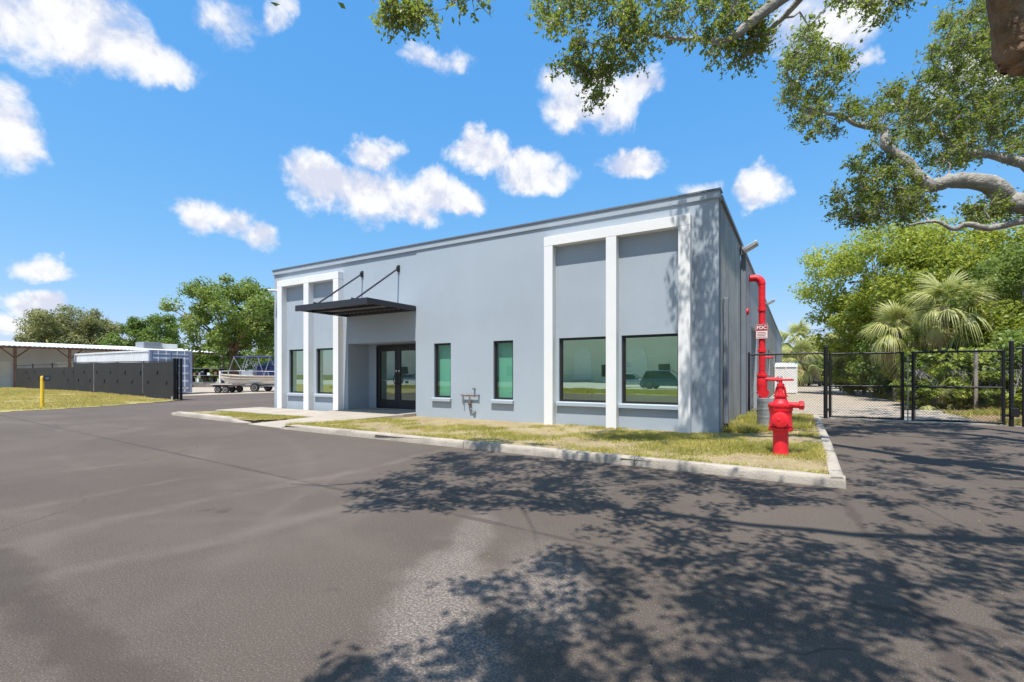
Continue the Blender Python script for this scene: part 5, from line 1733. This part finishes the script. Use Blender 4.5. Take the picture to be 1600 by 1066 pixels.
# loose fallen leaves
n = 4200
X = np.concatenate([rng.uniform(4.2, 9, 1100), rng.uniform(-9, .4, 2200), rng.uniform(-2, 5, 420), rng.uniform(.7, 6, 480)])
Y = np.concatenate([rng.uniform(15.6, 24, 1100), rng.uniform(7.1, 10.6, 2200), rng.uniform(1, 7, 420), rng.uniform(12, 17.6, 480)])
Z = np.concatenate([np.full(1100, .016), np.full(2200, GZ + .014), np.full(900, .006)])
Z[3300:][(X[3300:] < .62) & (Y[3300:] > 6.6)] = GZ + .03
v = leaves_geom(np.stack([X, Y, Z], 1), unit(np.array([0, 0, 1.0]) + rng.normal(size=(n, 3)) * .18), np.where(np.arange(n) < 3300, 1.0, .6) * rng.uniform(.02, .045, n), np.where(np.arange(n) < 3300, 1.0, .5) * rng.uniform(.009, .02, n), .02)
tag(np_mesh('fallen_leaves', v, quads(len(v)), 4, 'dry_leaf'), 'brown fallen leaves scattered over asphalt and bank', 'leaves', kind='stuff')

# ------------------------------------------------------------------ across the street (seen in the window glass)
sheet('verge', [(-90, -19.5), (40, -19.5), (40, -9.0), (-90, -9.0)], .004, 'lawn_soil')
grass('grass', 'green verge across the street seen reflected in the windows', [(-40, -19), (10, -19), (10, -9.5), (-40, -9.5)], lambda x, y: .01 + 0 * x, 120000, .12, 'grass_blade', 21, -.6, .03)
sheet('street', [(-120, -52), (60, -52), (60, -19.5), (-120, -19.5)], .002, 'street_concrete')
wb_ = thing('beige_building', 'beige building with arched panels across the street', 'building', (-20, -55, 0))
MB().box(-95, 25, -64, -55, -.05, 8.6).build('wall', 'beige_wall', wb_)
MB().box(-95.3, 25.3, -64.2, -54.7, 8.6, 9.0).build('cornice', 'beige_trim', wb_)
for k in range(12):
    x = -88 + k * 9.4
    b = MB()
    arch = [(x + 1.6 * math.cos(a), 4.2 + 1.6 * math.sin(a)) for a in np.linspace(0, math.pi, 13)]
    ring_o = [(x + 1.6, .3)] + arch + [(x - 1.6, .3)]
    b.add([(p[0], -54.9, p[1]) for p in ring_o] + [(p[0], -55.02, p[1]) for p in ring_o], [tuple(range(len(ring_o)))] + [(i, i + 1, len(ring_o) + i + 1, len(ring_o) + i) for i in range(len(ring_o) - 1)])
    b.build('arched_panel', 'beige_trim', wb_)
    MB().box(x + 3.4, x + 5.2, -54.96, -54.9, 1.0, 3.0).build('window', 'dark_glass', wb_)


def make_car(label, paint, loc, rz, suv=True):
    t = thing('parked_car', label, 'car', loc, rz=rz if rz else 1e-6, group='parked cars')
    hb = .95 if suv else .82
    ht = 1.72 if suv else 1.42
    # body: side profile rings from nose (-x) to tail
    secs = [(-2.35, .42, .62, .70), (-2.25, .32, .74, .82), (-1.6, .28, hb - .02, .90), (-.95, .28, hb + .04, .92), (.4, .28, hb + .06, .93), (1.7, .28, hb + .06, .92), (2.2, .34, hb, .88), (2.33, .45, hb - .12, .80)]
    b = MB()
    rg = [[(x, -w * .94, z0), (x, -w, (z0 + z1) / 2), (x, -w * .96, z1 - .06), (x, -w * .84, z1), (x, w * .84, z1), (x, w * .96, z1 - .06), (x, w, (z0 + z1) / 2), (x, w * .94, z0)] for x, z0, z1, w in secs]
    for A, B in zip(rg[:-1], rg[1:]):
        for j in range(8):
            b.add([A[j], B[j], B[(j + 1) % 8], A[(j + 1) % 8]], [(0, 1, 2, 3)])
    b.add(rg[0], [tuple(range(8))])
    b.add(rg[-1], [tuple(reversed(range(8)))])
    b.build('body', paint, t, smooth=True, local=True)
    # greenhouse
    xe = 2.15 if suv else 1.6
    xr = 1.85 if suv else .95
    b = MB()
    lo = [(-1.05, .80), (-.2, .84), (.9, .84), (xe, .80)]
    hi = [(-.30, .64), (.0, .68), (.9, .68), (xr, .63)]
    for s in (-1, 1):
        for i in range(3):
            b.add([(lo[i][0], s * lo[i][1], hb + .03), (lo[i + 1][0], s * lo[i + 1][1], hb + .03), (hi[i + 1][0], s * hi[i + 1][1], ht - .06), (hi[i][0], s * hi[i][1], ht - .06)], [(0, 1, 2, 3)])
    for (l, h) in ((lo[0], hi[0]), (lo[3], hi[3])):
        b.add([(l[0], -l[1], hb + .03), (l[0], l[1], hb + .03), (h[0], h[1], ht - .06), (h[0], -h[1], ht - .06)], [(0, 1, 2, 3)])
    b.build('windows', 'dark_glass', t, local=True)
    b = MB()
    for i in range(3):
        b.add([(hi[i][0] - .02, -hi[i][1] - .02, ht - .07), (hi[i + 1][0] + .02, -hi[i + 1][1] - .02, ht - .07), (hi[i + 1][0], -hi[i + 1][1] * .8, ht), (hi[i][0] + .05, -hi[i][1] * .8, ht - .005),
               (hi[i][0] - .02, hi[i][1] + .02, ht - .07), (hi[i + 1][0] + .02, hi[i + 1][1] + .02, ht - .07), (hi[i + 1][0], hi[i + 1][1] * .8, ht), (hi[i][0] + .05, hi[i][1] * .8, ht - .005)],
              [(0, 1, 2, 3), (7, 6, 5, 4), (3, 2, 6, 7)])
    for s in (-1, 1):
        for (l, h) in ((lo[0], hi[0]), (lo[3], hi[3]), ((.45, .85), (.45, .69)), ((1.35, .85), (1.3, .68))):
            b.tube([(l[0], s * l[1], hb + .02), (h[0], s * (h[1] + .015), ht - .06)], .035, 5)
    b.build('roof', paint, t, smooth=True, local=True)
    for x in (-1.45, 1.45):
        for s in (-1, 1):
            wheel(t, (x, s * .82, .35), .35, .22)
    for s in (-1, 1):
        MB().box(-2.34, -2.2, s * .62 - .17, s * .62 + .17, .60, .72).build('headlight', 'lamp_clear', t, bevel=.02, local=True)
        MB().box(2.26, 2.34, s * .68 - .1, s * .68 + .1, .66, .84).build('tail_light', 'lamp_red', t, bevel=.02, local=True)
        MB().box(-.85, -.68, s * 1.0 - .1, s * 1.0 + .08, hb + .04, hb + .18).build('mirror', paint, t, bevel=.03, local=True)
    MB().box(-2.38, -2.3, -.55, .55, .38, .56).build('grille', 'rubber', t, bevel=.02, local=True)
    return t


make_car('dark blue sport utility car mirrored in the rightmost window', 'car_blue', (-10.2, -23.4, 0), math.pi + .1)
make_car('silver car mirrored in the entrance door glass', 'car_silver', (-50.5, -31.5, 0), math.pi - .2, False)
make_car('second silver car parked behind the dark blue one', 'car_silver', (-14.6, -26.6, 0), math.pi, False)
p = at(1272, 600, 55)
make_car('dark car parked left at the end of the gravel drive', 'car_dark', (p.x, p.y, 0), 1.35)
p = at(1303, 600, 56)
make_car('dark car parked right at the end of the gravel drive', 'car_dark', (p.x, p.y, 0), 1.75)
